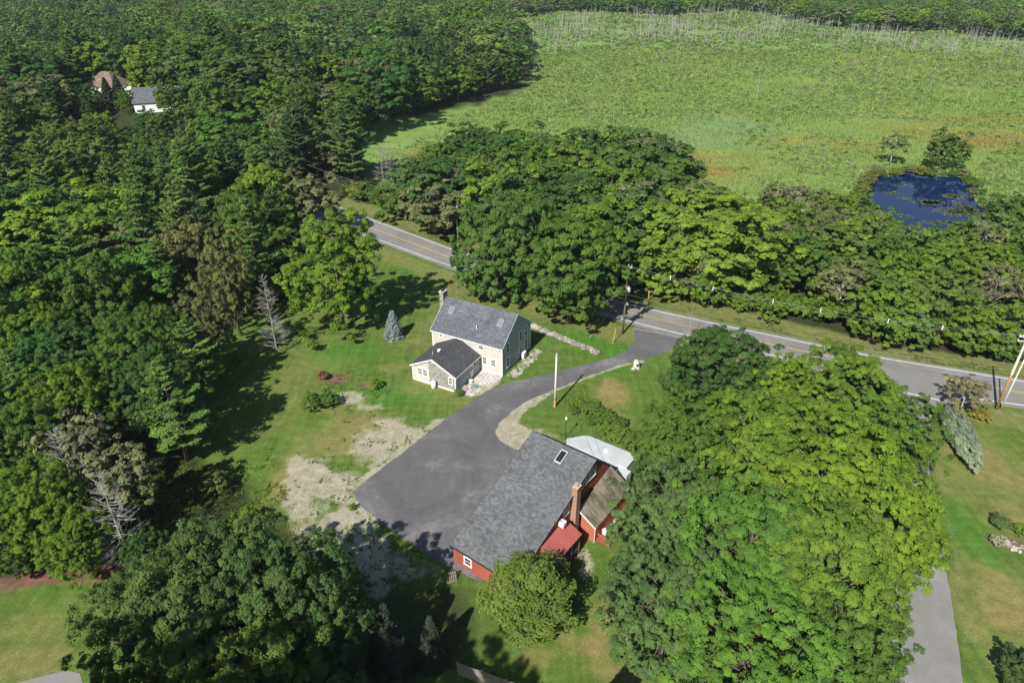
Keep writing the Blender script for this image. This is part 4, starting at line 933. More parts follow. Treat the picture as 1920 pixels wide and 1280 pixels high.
TREES = []
def place(key, x, y, h, color, name, label, cat, group=None, rz=None, wide=1.0, crown_name='crown', keep_trunk=True, z=0):
    z = z + float(hill(x, y))
    cm, tm, Hh, R = PROTO[key]; s = h / Hh
    o = thing(name, label, cat, (x, y, z), rng.uniform(0, 6.28) if rz is None else rz, group); o.scale = (s * wide, s * wide, s)
    if cm is not None:
        c = link(crown_name, cm, o); c.color = (*color, 1)
    if keep_trunk: link('trunk', tm, o)
    TREES.append((x, y)); return o
def put(key, px, py, h, color, name, label, cat, zf=.6, **kw):
    """px,py: where the photo shows the crown's centre; zf: share of the height that is."""
    p = G(px, py, h * zf); return place(key, p[0], p[1], h, color, name, label, cat, **kw)
def foot(key, px, py, h, color, name, label, cat, **kw):
    p = G(px, py); return place(key, p[0], p[1], h, color, name, label, cat, **kw)
LG = (.096, .182, .026); MG = (.068, .142, .027); DG = (.046, .110, .027); YG = (.112, .205, .024); OL = (.088, .152, .034); GR = (.125, .165, .070); PN = (.072, .150, .038)

# the big maples in front of the road, right
RM = [('near0', 1340, 690, 14.5, DG, 'dark green maple whose crown reaches the road beside the driveway mouth', 1.02),
      ('near1', 1470, 735, 13, YG, 'yellow-green maple top in the row just below the road', .72),
      ('near2', 1590, 742, 15, LG, 'light green maple touching the road opposite the wide junction', .98),
      ('near1', 1668, 812, 13, MG, 'green maple overhanging the mouth of the side road', .85),
      ('near2', 1280, 840, 14, MG, 'mid green maple right behind the white camper', .85),
      ('near0', 1420, 850, 15.5, LG, 'light green maple in the middle of the big right clump', 1.0),
      ('near1', 1560, 900, 16.5, YG, 'bright yellow-green maple with bare limbs showing, centre of the clump', 1.05),
      ('near2', 1668, 985, 14, YG, 'yellow-green maple hanging over the side road', .9),
      ('near0', 1264, 985, 14.5, K(.045, .088, .028), 'blue-green maple nearest the barn deck', .84),
      ('near1', 1400, 1030, 16, K(.045, .105, .018), 'fresh green maple between the barn deck and the side road', .95),
      ('near2', 1560, 1080, 16, LG, 'light green maple low in the clump beside the grey side road', .9),
      ('near0', 1255, 1140, 13.5, K(.045, .088, .028), 'blue-green maple above the brown grass patch', .85),
      ('near2', 1420, 1200, 15, K(.048, .11, .018), 'fresh green maple at the bottom edge of the clump', .95),
      ('near1', 1575, 1230, 13, MG, 'green maple at the bottom beside the left edge of the side road', .8)]
for k, px, py, h, c, lab, wd in RM:
    place_ = put(k, px, py, h, c, 'maple_tree', lab, 'maple tree', group='maples in the big clump right of the barn', wide=wd)
# big maples behind the house
put('maple0', 1070, 510, 19, MG, 'maple_tree', 'huge round green maple directly behind the cream house', 'maple tree', zf=.52, wide=1.0)
put('maple1', 925, 478, 18.5, K(.040, .088, .02), 'maple_tree', 'large dark maple left of the huge round one, behind the house chimney', 'maple tree', zf=.5, wide=.82)
put('maple1', 985, 430, 20, K(.040, .085, .018), 'maple_tree', 'tall dark maple rising behind and between the two big maples', 'maple tree', zf=.6, wide=.72)
put('birch0', 630, 515, 19.5, K(.060, .115, .016), 'maple_tree', 'big free-standing light green tree on the lawn left of the house', 'tree', zf=.52, wide=1.06)
# bottom left oaks
put('oak0', 548, 1135, 17, K(.036, .074, .022), 'oak_tree', 'tallest dull green oak at the lower left, its shade reaching the driveway', 'oak tree', wide=.62)
put('oak0', 430, 1140, 17, K(.042, .078, .022), 'oak_tree', 'broad dull green oak in the middle of the lower-left group', 'oak tree', wide=.85, rz=1.2)
put('oak0', 300, 1180, 14.5, K(.048, .084, .024), 'oak_tree', 'dull green oak overhanging the striped lawn', 'oak tree', rz=2.0, wide=.74)
put('oak0', 430, 1285, 15, K(.052, .088, .02), 'oak_tree', 'yellowish green oak cut by the bottom edge of the picture', 'oak tree', rz=4.0, wide=.85)
put('oak0', 540, 1290, 12, K(.036, .07, .022), 'oak_tree', 'dark oak at the bottom beside the shaded spruce', 'oak tree', rz=5.0, wide=.8)
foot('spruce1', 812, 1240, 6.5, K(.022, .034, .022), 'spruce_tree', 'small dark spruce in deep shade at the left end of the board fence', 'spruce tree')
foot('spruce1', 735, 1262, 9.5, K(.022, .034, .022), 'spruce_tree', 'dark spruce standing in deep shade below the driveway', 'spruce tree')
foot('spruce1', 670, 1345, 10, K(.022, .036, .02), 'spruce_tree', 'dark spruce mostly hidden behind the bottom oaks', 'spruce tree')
for bx_, by_, h, lab in ((-30, 12, 34, 'unseen towering oak added below the view to shade the left of the yard'), (-21, 10, 34, 'unseen towering oak added below the view, its shade falling on the fence'), (-38, 13, 32, 'unseen towering oak added to cast shade, nearer than the big lower-left oaks')):
    place('oak0', bx_, by_, h, MG, 'oak_tree', lab, 'oak tree', group='unseen oaks added to shade the yard', wide=.5)  # added out of frame, tall and narrow, to deepen the shade in the yard
foot('spruce1', 1085, 1480, 13, DG, 'spruce_tree', 'spruce below the bottom edge whose pointed shadow falls on the grass', 'spruce tree')
put('small0', 997, 1128, 7.8, (.105, .175, .036), 'apple_tree', 'spiky light green small tree in front of the red metal porch roof', 'small tree', zf=.42, wide=1.3)
foot('spruce0', 739, 632, 5.0, K(.10, .14, .14), 'blue_spruce', 'small pale blue spruce on the lawn left of the house', 'spruce tree')
foot('dead2', 521, 666, 14.5, GR, 'dead_tree', 'tall bare dead conifer at the edge of the lawn under the woods', 'dead tree', wide=.8)
foot('dead0', 252, 1065, 13.5, GR, 'dead_tree', 'pale silvery dead conifer above the striped lawn', 'dead tree', wide=1.05)
foot('dead1', 165, 960, 12.5, GR, 'dead_tree', 'greyish dying conifer left of the silvery dead one', 'dead tree', wide=1.2)
put('thin0', 150, 850, 12, (.135, .165, .085), 'dying_tree', 'sparse grey-green dying tree above the silvery dead conifer', 'tree')
put('thin1', 235, 905, 11, (.13, .165, .075), 'dying_tree', 'sparse olive treetop just above the silvery dead conifer', 'tree')
for k, (px, py, hh) in enumerate([(720, 330, 12), (165, 300, 13), (500, 110, 12), (260, 400, 11), (660, 190, 12), (735, 320, 10)]):
    foot('dead%d' % (k % 3), px, py + 20, hh, GR, 'dead_tree', ['bare grey tree beside the far road bend', 'bare grey tree deep in the left woods', 'bare grey treetop in the upper woods', 'bare twiggy tree among the near left woods', 'bare tree near the peninsula edge', 'second bare grey tree beside the far road bend'][k], 'dead tree')
for k, (px, py) in enumerate([(1242, 436), (1250, 438), (1258, 434), (1365, 428), (1290, 640), (1475, 560), (1690, 560)]):
    foot('snag%d' % (k % 3), px, py, 11 if k < 4 else 7, GR, 'dead_tree', ['leftmost white bare trunk of the trio by the belt clearing', 'middle white bare trunk of the trio by the belt clearing', 'rightmost white bare trunk of the trio by the belt clearing', 'pale bare trunk alone in the roadside belt', 'low bare grey snag under the roadside belt', 'bare grey branches in the belt above the road', 'bare grey branches in the belt below the pond'][k], 'dead tree')
for key, px, py, h, c, wd, lab in [('oak0', 60, 640, 14, LG, .8, 'Bright green oak at the left edge of the woods nearest the camera'), ('maple0', 190, 560, 17, MG, .75, 'Large green oak crown in the near left woods above the bright edge tree'),
        ('near1', 130, 770, 14, LG, .85, 'Light green layered tree left of the dark lawn shade'), ('near2', 70, 960, 12, LG, .8, 'Bright feathery tree standing over the mulch bed'), ('near0', 150, 1015, 8.5, (.085, .165, .024), .9, 'Lowest bright green tree whose foliage touches the striped lawn'),
        ('oak0', 265, 650, 15, MG, .8, 'Green oak between the dark wood edge and the light layered tree'), ('maple1', 345, 480, 17, (.125, .155, .055), .72, 'Broad grey-olive crown in the near left woods'), ('birch0', 425, 520, 17, (.115, .15, .05), .66, 'Pale olive ragged crown left of the free-standing lawn tree'),
        ('birch0', 385, 600, 15, (.10, .135, .05), .7, 'Olive ragged tree at the lawn edge left of the bare conifer'), ('near1', 280, 740, 13, DG, .9, 'Dark green tree at the lawn edge above the dead conifers'), ('maple0', 450, 430, 18, MG, .66, 'Tall green tree behind the pale olive crown'),
        ('near2', 40, 830, 13, MG, .8, 'Green tree at the left picture edge below the layered light one'), ('near0', 215, 930, 8, DG, .8, 'Dark green low tree between the two dead conifers'), ('near1', 285, 1040, 7, DG, .8, 'Dark low tree right of the silvery dead conifer'), ('near1', 10, 1010, 9, MG, .8, 'Green tree cut by the left picture edge over the mulch bed')]:
    put(key, px, py, h, c, 'broadleaf_tree', lab, 'tree', wide=wd)
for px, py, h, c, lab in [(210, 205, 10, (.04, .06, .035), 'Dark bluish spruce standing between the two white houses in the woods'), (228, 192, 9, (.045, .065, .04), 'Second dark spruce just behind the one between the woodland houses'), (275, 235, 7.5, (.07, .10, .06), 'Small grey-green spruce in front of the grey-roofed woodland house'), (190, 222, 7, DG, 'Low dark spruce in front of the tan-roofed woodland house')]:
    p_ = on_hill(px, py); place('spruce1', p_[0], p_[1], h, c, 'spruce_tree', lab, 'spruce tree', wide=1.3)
for px, py, h, lab in [(305, 226, 9, 'Green broadleaf tree hiding the right end of the grey-roofed woodland house'), (325, 215, 10, 'Green tree right of the grey-roofed woodland house'), (250, 240, 8, 'Bushy low tree in front of the grey-roofed woodland house'), (285, 242, 8.5, 'Leafy tree hiding the front wall of the grey-roofed woodland house'), (165, 222, 8, 'Leafy tree hiding the front of the tan-roofed woodland house')]:
    p_ = on_hill(px, py); place('mid1', p_[0], p_[1], h, MG, 'broadleaf_tree', lab, 'tree', wide=1.3)
# single plants
SH = [('shrub0', 588, 768, 2.4, MG, 'round dark green shrub on the lawn, left of a pair'), ('shrub1', 617, 762, 2.2, MG, 'round dark green shrub on the lawn, right of a pair'),
      ('shrub2', 706, 728, 1.5, YG, 'low yellowish shrub on the brown patch near the wing'), ('shrub0', 860, 742, 1.1, LG, 'low leafy plant at the corner of the wing'),
      ('shrub1', 607, 712, 1.4, K(.12, .065, .04), 'reddish brown low shrub on the dirt patch'), ('shrub2', 1388, 585, 2.6, LG, 'round bright green bush on the far verge'),
      ('shrub1', 1870, 990, 1.7, K(.05, .085, .03), 'dark round garden shrub in the bed on the right lawn'), ('shrub0', 1868, 1022, 1.2, K(.14,.17,.11), 'pale grey-green low shrub in the right garden bed'),
      ('shrub2', 1908, 1000, 1.3, YG, 'yellowish low shrub at the right picture edge'), ('shrub0', 1905, 1285, 3.4, K(.03, .055, .018), 'dark bush in the bottom right corner'),
      ('shrub1', 660, 955, .8, LG, 'weedy green clump at the driveway corner'), ('shrub2', 470, 985, 2.2, YG, 'yellow-green bush beside the bare slope'), ('shrub0', 445, 1000, 2.0, YG, 'yellow-green bush at the foot of the shaded slope'),
      ('shrub2', 415, 920, 2.4, K(.07, .10, .03), 'olive bush in the dappled shade of the left slope'), ('shrub1', 1400, 800, .6, MG, 'tiny shrub in the maple shade')]
for k, px, py, h, c, lab in SH: foot(k, px, py, h, c, 'shrub', lab, 'shrub')
hedge = [(1085, 762, 1.6), (1100, 772, 1.8), (1112, 765, 1.4), (1120, 780, 2.0), (1128, 795, 2.0), (1140, 785, 1.7), (1148, 800, 2.1), (1158, 815, 2.0), (1165, 800, 1.5), (1172, 828, 2.2), (1182, 842, 2.2), (1190, 830, 2.0), (1135, 812, 1.6), (1110, 795, 1.5), (1075, 775, 1.2), (1150, 826, 1.7)]
hedge.sort()
for i, (px, py, h) in enumerate(hedge):
    foot('shrub%d' % (i % 3), px, py, h * .85, [MG, LG, OL][i % 3], 'shrub', ['First', 'Second', 'Third', 'Fourth', 'Fifth', 'Sixth', 'Seventh', 'Eighth', 'Ninth', 'Tenth', 'Eleventh', 'Twelfth', 'Thirteenth', 'Fourteenth', 'Fifteenth', 'Last'][i] + ' leafy shrub from the lamp post in the row behind the camper', 'shrub', group='shrub row behind the camper', wide=1.15)
# pale juniper on the right lawn and the bush by the pole
jp = (G(1762, 790) + G(1806, 876)) / 2
def juniper():
    Lj = np.linalg.norm(G(1762, 790) - G(1806, 876)) / 2 + .6; a = math.atan2(*(G(1762, 790) - G(1806, 876))[1::-1])
    p, nn, tn, cc, r = crown_pts(77, 1.0, 0, 2.0, 170, .22, 6, 34, flat=1.0, lobes=4, lobe_amp=.12, low=-.3, ragged=.03)
    p = p * (Lj, 1.45, 1.45); nn = unit(nn + (0, 0, .2)); v, f = leaves(p, nn, .34, .12, r)
    o = thing('juniper_bush', 'large pale sage-green juniper beside the side road on the right lawn', 'juniper', (jp[0] + .8, jp[1], 0), a)
    c = link('crown', np_mesh('crown', v, f, M_needle, {'tone': ('FLOAT', 'FACE', tn)}), o); c.color = (.135, .20, .125, 1)
    b = MB(); b.tube([(0, 0, 0), (0, 0, 2.2)], [.15, .05], 6); b.build('trunk', M_bark, o)
juniper()
foot('thin0', 1800, 768, 5.2, K(.085, .095, .045), 'dying_tree', 'sparse grey-brown bush behind the pale juniper', 'bush', wide=1.7)
foot('shrub2', 1838, 785, 1.2, (.17, .19, .04), 'shrub', 'low yellow-orange shrub at the foot of the tan pole', 'shrub', wide=1.8)
foot('shrub0', 1752, 775, 1.1, YG, 'shrub', 'small grassy shrub at the corner of the side road', 'shrub')
for key, px, py, h, c, wd, lab in [('mid0', 885, 296, 14.5, DG, 1.2, 'Tall dark tree at the marsh edge behind the far utility pole'), ('mid2', 950, 292, 14, DG, 1.2, 'Round dark tree at the marsh edge left of the open reeds'), ('mid1', 1222, 296, 15, DG, 1.15, 'Tall round dark tree at the right end of the high belt'), ('pine1', 1160, 300, 17, PN, 1.0, 'Pine standing out of the belt behind the big maples'),
        ('mid3', 1062, 318, 14, OL, 1.1, 'Olive tree in the belt behind the big maples'), ('maple1', 1010, 345, 16, MG, .7, 'Broad green tree in the belt between the maples and the reeds'), ('mid0', 800, 365, 12, LG, 1.2, 'Light green tree on the far side of the road bend')]:
    put(key, px, py, h, c, 'broadleaf_tree' if key[:2] != 'pi' else 'pine_tree', lab, 'tree' if key[:2] != 'pi' else 'pine tree', wide=wd)
# pond side trees
foot('mid1', 1765, 318, 11.5, K(.045, .085, .022), 'marsh_tree', 'round dark green tree on the far bank of the pond', 'tree', wide=1.1)
foot('thin1', 1668, 308, 8.5, K(.07, .10, .04), 'marsh_tree', 'sparse grey-green tree left of the round tree on the pond bank', 'tree', wide=1.5)

for i, (px, py, h, c) in enumerate([(1600, 388, 8.5, LG), (1632, 408, 8.5, MG), (1662, 432, 8, LG), (1692, 460, 7, OL), (1755, 452, 7, MG), (1722, 474, 6, LG), (1795, 446, 7.5, LG), (1838, 432, 8, MG), (1545, 372, 6, LG), (1885, 395, 9, DG), (1858, 418, 7, DG)]):
    put('mid%d' % (i % 4), px, py, h, c, 'young_tree', '%s leafy young tree from the left along the near pond bank' % ['Second', 'Third', 'Fourth', 'Fifth', 'Seventh', 'Sixth', 'Eighth', 'Ninth', 'First', 'Last', 'Tenth'][i], 'young tree', group='young trees on the near pond bank', wide=1.2)
PB = np.vstack([POND, POND[:1]]); k_ = 0
for i in range(len(PB) - 1):
    seg = PB[i + 1] - PB[i]
    for q in range(max(1, int(np.linalg.norm(seg) / 2.2))):
        p = PB[i] + seg * rng.random() + rng.normal(size=2) * .7; k_ += 1
        far_ = p[1] > 178
        place('shrub%d' % (k_ % 3), p[0], p[1], (rng.uniform(.8, 2.2) if not far_ else rng.uniform(.8, 2.6)), [OL, GR, MG, (.13, .175, .03)][k_ % 4], 'shrub', 'Small marshy shrub on the rim of the blue pond', 'shrub', 'shrubs round the pond rim', wide=1.5)
# ------------------------------------------------------------------ woods
def sample(poly, spacing, zref=8.0, jitter=.5, seed=0, ymin=None):
    """Jittered hexagonal points inside a polygon traced at height zref; spacing grows with distance."""
    P = GP(poly, zref); r = np.random.default_rng(seed); out = []; y = P[:, 1].min(); row = 0
    while y < P[:, 1].max():
        sp = spacing(y); x = P[:, 0].min() + (row % 2) * sp / 2
        xs = np.arange(x, P[:, 0].max(), sp); xs = xs + r.uniform(-jitter, jitter, len(xs)) * sp; ys = y + r.uniform(-jitter, jitter, len(xs)) * sp
        ok = sdf_poly(P, xs, ys) > 0; out += [(a, b_, sp) for a, b_ in zip(xs[ok], ys[ok])]; y += sp * .87; row += 1
    return out
def visible(x, y, h, m=60):
    z = h * .7 - H; zc = y * math.cos(TH) - z * math.sin(TH); yc = y * math.sin(TH) + z * math.cos(TH)
    if zc < 5: return False
    px = 960 + FPX * x / zc; py = 640 - FPX * yc / zc; mm = m + 6 * FPX / zc
    return -mm < px < 1920 + mm and -mm - 60 < py < 1280 + mm + 60
LEFT = [(-700, 30), (-300, 5), (300, -18), (700, 0), (900, 32), (965, 56), (985, 92), (960, 128), (905, 155), (850, 172), (770, 186), (700, 205), (675, 240), (662, 290), (655, 340), (640, 372), (560, 392), (545, 420), (515, 500), (495, 560), (430, 620), (380, 690), (335, 760), (300, 830), (290, 930), (300, 985), (215, 1010), (120, 1030), (0, 1035), (-300, 1050), (-1500, 1000), (-1500, 200)]
BELT = [(690, 352), (770, 372), (810, 335), (850, 310), (960, 300), (1050, 325), (1150, 305), (1240, 305), (1270, 360), (1290, 420), (1400, 392), (1480, 362), (1560, 400), (1620, 440), (1700, 465), (1850, 440), (1900, 400), (1980, 370), (2200, 370), (2300, 690), (1900, 640), (1700, 605), (1600, 590), (1400, 548), (1300, 528), (1190, 495), (860, 415), (740, 375)]
FAR = [(880, 14), (985, 16), (1040, 6), (1250, 14), (1400, 4), (1500, 24), (1620, 40), (1750, 38), (1920, 55), (2300, 80), (2600, -30), (1900, -52), (900, -52), (700, -25)]
clear = [(hA[0] + 5, hA[1] + 3, 10), (hB[0] + 7, hB[1] + 3, 10), (hC[0] + 7, hC[1] + 3, 9)]
keep = [(G(px, py), r_) for px, py, r_ in ((252, 1055, 6.5), (165, 950, 5.5), (521, 640, 7), (735, 325, 6), (500, 120, 8), (165, 310, 8), (270, 400, 6), (230, 1010, 5))]
def blocked(x, y, rad=5.2):
    if any((x - a[0]) ** 2 + (y - a[1]) ** 2 < r_ * r_ for a, r_ in keep): return True
    if dist_line(road_mid, np.array([x]), np.array([y]))[0] < 7.0: return True
    return any((x - a) ** 2 + (y - b_) ** 2 < c * c for a, b_, c in clear)
cand = []
rl = random.Random(12)
def zone(y): return 'near the lawn' if y < 130 else ('in the middle of the left woods' if y < 230 else 'high in the left woods')
for x, y, sp in sample(LEFT, lambda y: 9.2 if y < 200 else min(12, 9.2 + (y - 200) * .012), seed=3):
    if blocked(x, y): continue
    if min((x - a) ** 2 + (y - b_) ** 2 for a, b_ in TREES) < 30: continue
    pn = fbm(np.array([x]), np.array([y]), 45, 60, 3)[0]; pine = rl.random() < (.14 + 1.2 * max(0, pn - .46) * 2.0)
    h = rl.uniform(13, 19) if not pine else rl.uniform(17, 23)
    if y < 85 or x > -30 - (y - 100) * .1 and y < 200: h *= .85
    for a_ in (hA, hB, hC):
        if abs(x - a_[0] * y / a_[1] - 5) < 14 and 0 < a_[1] - y < 55: h = min(h, 5.0 + .13 * (a_[1] - y)); pine = False
    if rl.random() < .05: continue
    h *= rl.uniform(.72, 1.18)
    if not visible(x, y, h): continue
    cand.append((math.hypot(x, y), x, y, h, 'pine' if pine else 'leaf', 'L', sp))
for x, y, sp in sample(BELT, lambda y: 5.3, zref=5.0, seed=9):
    if blocked(x, y): continue
    tall = x < 42 and y > 116
    h = rl.uniform(9.5, 17) if tall else rl.uniform(5, 11.5)
    if rl.random() < .10: continue
    if tall and rl.random() < .12: k = 'pine'
    elif tall: k = 'leaf'
    else: k = 'belt' if rl.random() < .78 else 'thin'
    if sdf_poly(POND, np.array([x]), np.array([y]))[0] > -3.0: continue
    if min((x - a) ** 2 + (y - b_) ** 2 for a, b_ in TREES) < (12 if not tall else 9): continue
    if visible(x, y, h): cand.append((math.hypot(x, y), x, y, h, k, 'B', sp))
# shrubby low edge along the verge
vd = offset_line(far_s, 7.0)
for i in range(len(vd) - 1):
    seg = vd[i + 1] - vd[i]; n_ = int(np.linalg.norm(seg) / 1.7)
    for k in range(n_):
        p = vd[i] + seg * (k + rl.random()) / max(1, n_) ; q = p + np.array([rl.uniform(-.5, .5), rl.uniform(.3, 3.4)])
        h = rl.uniform(2.0, 4.6)
        if q[0] > -45 and visible(q[0], q[1], h, 5): cand.append((math.hypot(*q), q[0], q[1], h, 'edge', 'B', 2.6))
cand.sort()
LM = [(G(640, 628), 'free-standing lawn tree'), (hA, 'tan-roofed white house'), (hB, 'grey-roofed white house'), (hC, 'small distant house'), (G(521, 666), 'bare lawn-edge conifer'), (G(725, 440), 'shaded road bend'), (G(859, 457), 'far utility pole'),
      (G(1070, 600), 'huge round maple'), (G(1250, 436), 'trio of white bare trunks'), (G(1167, 626), 'dark utility pole'), (G(1740, 390), 'blue pond'), (G(1868, 767), 'tan utility pole'), (G(1380, 590), 'round bright verge bush'), (G(252, 1065), 'silvery dead conifer'), (G(950, 180), 'woods corner by the marsh'), (G(165, 320), 'bare deep-woods tree'), (G(440, 300), 'left woods centre'), (G(600, 200), 'upper left woods centre'), (G(1365, 428), 'lone pale belt trunk'), (G(1600, 600), 'widened road stretch')]
def where_(x, y):
    a, n = min(LM, key=lambda q: (q[0][0] - x) ** 2 + (q[0][1] - y) ** 2); dx, dy = x - a[0], y - a[1]; d_ = math.hypot(dx, dy)
    side = ('behind' if dy > 0 else 'in front of') if abs(dy) > abs(dx) else ('right of' if dx > 0 else 'left of')
    return ('just ' if d_ < 14 else ('' if d_ < 32 else 'far ')) + side + ' the ' + n
def size_(h, w_): return ('towering ' if h > 18 else 'tall ' if h > 14 else 'mid-height ' if h > 8 else 'low ') + ('spreading ' if w_ > 1.18 else 'slim ' if w_ < 1.05 else '')
def describe(h, w_, c, sp, x, y): return (size_(h, w_) + cname(c).replace(' ', '-') + ' ' + sp + ' ' + where_(x, y)).capitalize()
cnt = {}; far_list = []
leafcols = [LG, MG, MG, (.070, .170, .028), (.092, .185, .028), DG, OL, (.080, .150, .046), (.120, .215, .030), GR, (.045, .122, .030)]
colname = {LG: 'light green', MG: 'mid green', DG: 'dark green', OL: 'olive', GR: 'grey-green', (.070, .170, .028): 'fresh green', (.092, .185, .028): 'grass green', (.080, .150, .046): 'dull green', (.120, .215, .030): 'yellow-green', (.045, .122, .030): 'deep green', PN: 'green', (.080, .165, .036): 'bright green', (.045, .105, .034): 'dark', (.100, .185, .044): 'pale green', (.095, .19, .030): 'bright green', (.122, .210, .034): 'yellow-green', (.085, .160, .045): 'dull green', (.125, .145, .075): 'brownish grey', (.13, .175, .03): 'yellowish', (.10, .185, .03): 'fresh green'}
def cname(c): return colname.get(c, 'green')
capmax = {'pine': 220, 'leaf': 300, 'belt': 230, 'thin': 80, 'edge': 240}
for dd, x, y, h, k, zn, sp in cand:
    cnt[k] = cnt.get(k, 0) + 1
    if cnt[k] > capmax[k]:
        far_list.append((x, y, h, k)); continue
    sz = 'tall' if h > 15 else 'low'
    if k == 'pine':
        c = rl.choice([PN, (.080, .165, .036), (.045, .105, .034), (.100, .185, .044)])
        where = zone(y) if zn == 'L' else 'in the belt beyond the road'
        wd = rl.uniform(.95, 1.25); place('pine%d' % rl.randrange(3), x, y, h, c, 'pine_tree', describe(h, wd, c, 'pine', x, y), 'pine tree', 'pines ' + where, wide=wd)
    elif k == 'leaf':
        c = rl.choice(leafcols); where = zone(y) if zn == 'L' else 'in the belt between road and marsh'
        if rl.random() < .1: key = 'thin%d' % rl.randrange(2); wd = 1.3
        else: key = 'mid%d' % rl.randrange(4); wd = rl.uniform(1.1, 1.6)
        if y < 230 and zn == 'L' and key[0] == 'm' and rl.random() < .35: key = rl.choice(['maple0', 'maple1', 'birch0']); wd = rl.uniform(.75, .95); h = min(21, h * 1.12)
        elif y < 100 and zn == 'L' and key[0] == 'm': key = rl.choice(['maple0', 'oak0', 'maple1', 'near1']); wd *= .62 if key[:3] == 'map' else .72
        place(key, x, y, h, c, 'broadleaf_tree', describe(h, wd, c, 'broadleaf tree', x, y), 'tree', 'broadleaf trees ' + where, wide=wd)
    elif k in ('belt', 'thin'):
        c = rl.choice([LG, MG, (.095, .19, .030), (.122, .210, .034), OL, (.085, .160, .045)]) if k == 'belt' else rl.choice([GR, (.125, .145, .075)])
        where = 'left of the pond' if x < 60 else 'below the pond'
        wd = rl.uniform(.95, 1.3); place(('mid%d' % rl.randrange(4)) if k == 'belt' else 'thin%d' % rl.randrange(2), x, y, h, c, 'young_tree', describe(h, wd, c, ('leafy' if k == 'belt' else 'sparse') + ' young tree', x, y), 'young tree', 'young trees in the roadside belt ' + where, wide=wd)
    else:
        c = rl.choice([LG, MG, (.13, .175, .03), OL, (.10, .185, .03)])
        wd = rl.uniform(1, 1.4); place('shrub%d' % rl.randrange(3), x, y, h, c, 'shrub', describe(h, wd, c, 'verge shrub', x, y), 'shrub', 'shrubs along the far verge', wide=wd)
byl = {}
for o in COL.objects:
    if o.type == 'EMPTY' and o.get('group') and ('woods' in o['group'] or 'pines' in o['group'] or 'belt' in o['group'] or 'verge' in o['group'] or 'broadleaf' in o['group']): byl.setdefault(o['label'], []).append(o)
ordn = ['Nearest', 'Second', 'Third', 'Fourth', 'Fifth', 'Sixth', 'Seventh']
for lab, os_ in byl.items():
    if len(os_) < 2: continue
    os_.sort(key=lambda o: o.location.y)
    for i, o in enumerate(os_): o['label'] = (['Nearer', 'Farther'][i] if len(os_) == 2 else ordn[min(i, 6)]) + ' ' + lab[0].lower() + lab[1:]
print('cand', len(cand), cnt)

# the rest of the woods as one mass
far_list += [(x, y, rl.uniform(11, 16), 'leaf' if rl.random() < .75 else 'pine') for x, y, sp in sample(FAR, lambda y: 10 + max(0, y - 500) * .01, seed=30)]
def far_forest():
    r = np.random.default_rng(8); protos = []
    for i in range(4):
        p, nn, tn, cc, _ = crown_pts(200 + i, 5.6, 3.5, 16, 70, 1.3, 4, 6, lobes=7, lobe_amp=.5, low=-.2, ragged=.15); v, f = leaves(p, nn, .9, .75, _); protos.append((v, tn))
    pr = []
    for i in range(2):
        c = []; n_ = []; t_ = []
        for z in np.arange(6, 20, 1.3):
            t = (z - 6) / 14; Lb = 4.6 * (1 - t) ** .8 + .3
            for a in np.arange(0, 6.28, 1.15) + r.uniform(0, 1):
                m = max(3, int(Lb * 3)); u = r.uniform(.3, 1, m); d = np.array([math.cos(a), math.sin(a), .35])
                c.append(np.array([0, 0, z]) + d * (Lb * u)[:, None] + r.normal(size=(m, 3)) * .3); n_.append(unit(np.array([0, 0, 1]) + r.normal(size=(m, 3)) * .4)); t_.append(np.full(m, r.random() * .8))
        v, f = leaves(np.concatenate(c), np.concatenate(n_), 1.3, .6, r); pr.append((v, np.concatenate(t_)))
    V = []; T = []; C_ = []
    for x, y, h, k in far_list:
        v, tn = pr[r.integers(2)] if k == 'pine' else protos[r.integers(4)]; s = h / (20 if k == 'pine' else 16); a = r.uniform(0, 6.28); ca, sa = math.cos(a), math.sin(a); wd = r.uniform(1.15, 1.65)
        q = np.empty_like(v); q[:, 0] = (v[:, 0] * ca - v[:, 1] * sa) * s * wd + x; q[:, 1] = (v[:, 0] * sa + v[:, 1] * ca) * s * wd + y; q[:, 2] = v[:, 2] * s + float(hill(x, y))
        V.append(q); T.append(tn); c = leafcols[r.integers(len(leafcols))] if k != 'pine' else PN
        C_.append(np.tile(np.array([[*c, 1]]) * r.uniform(.7, 1.3), (len(tn), 1)))
    V = np.concatenate(V); n = len(V) // 4; print('far faces', n, 'trees', len(far_list))
    o = link('far_woods', np_mesh('far_woods', V, np.arange(n * 4).reshape(n, 4), M_leaf_far, {'tone': ('FLOAT', 'FACE', np.concatenate(T)), 'tint': ('FLOAT_COLOR', 'FACE', np.concatenate(C_))}))
    tag(o, 'distant mixed green woods reaching to the top of the picture', 'woods', kind='stuff')
far_forest()

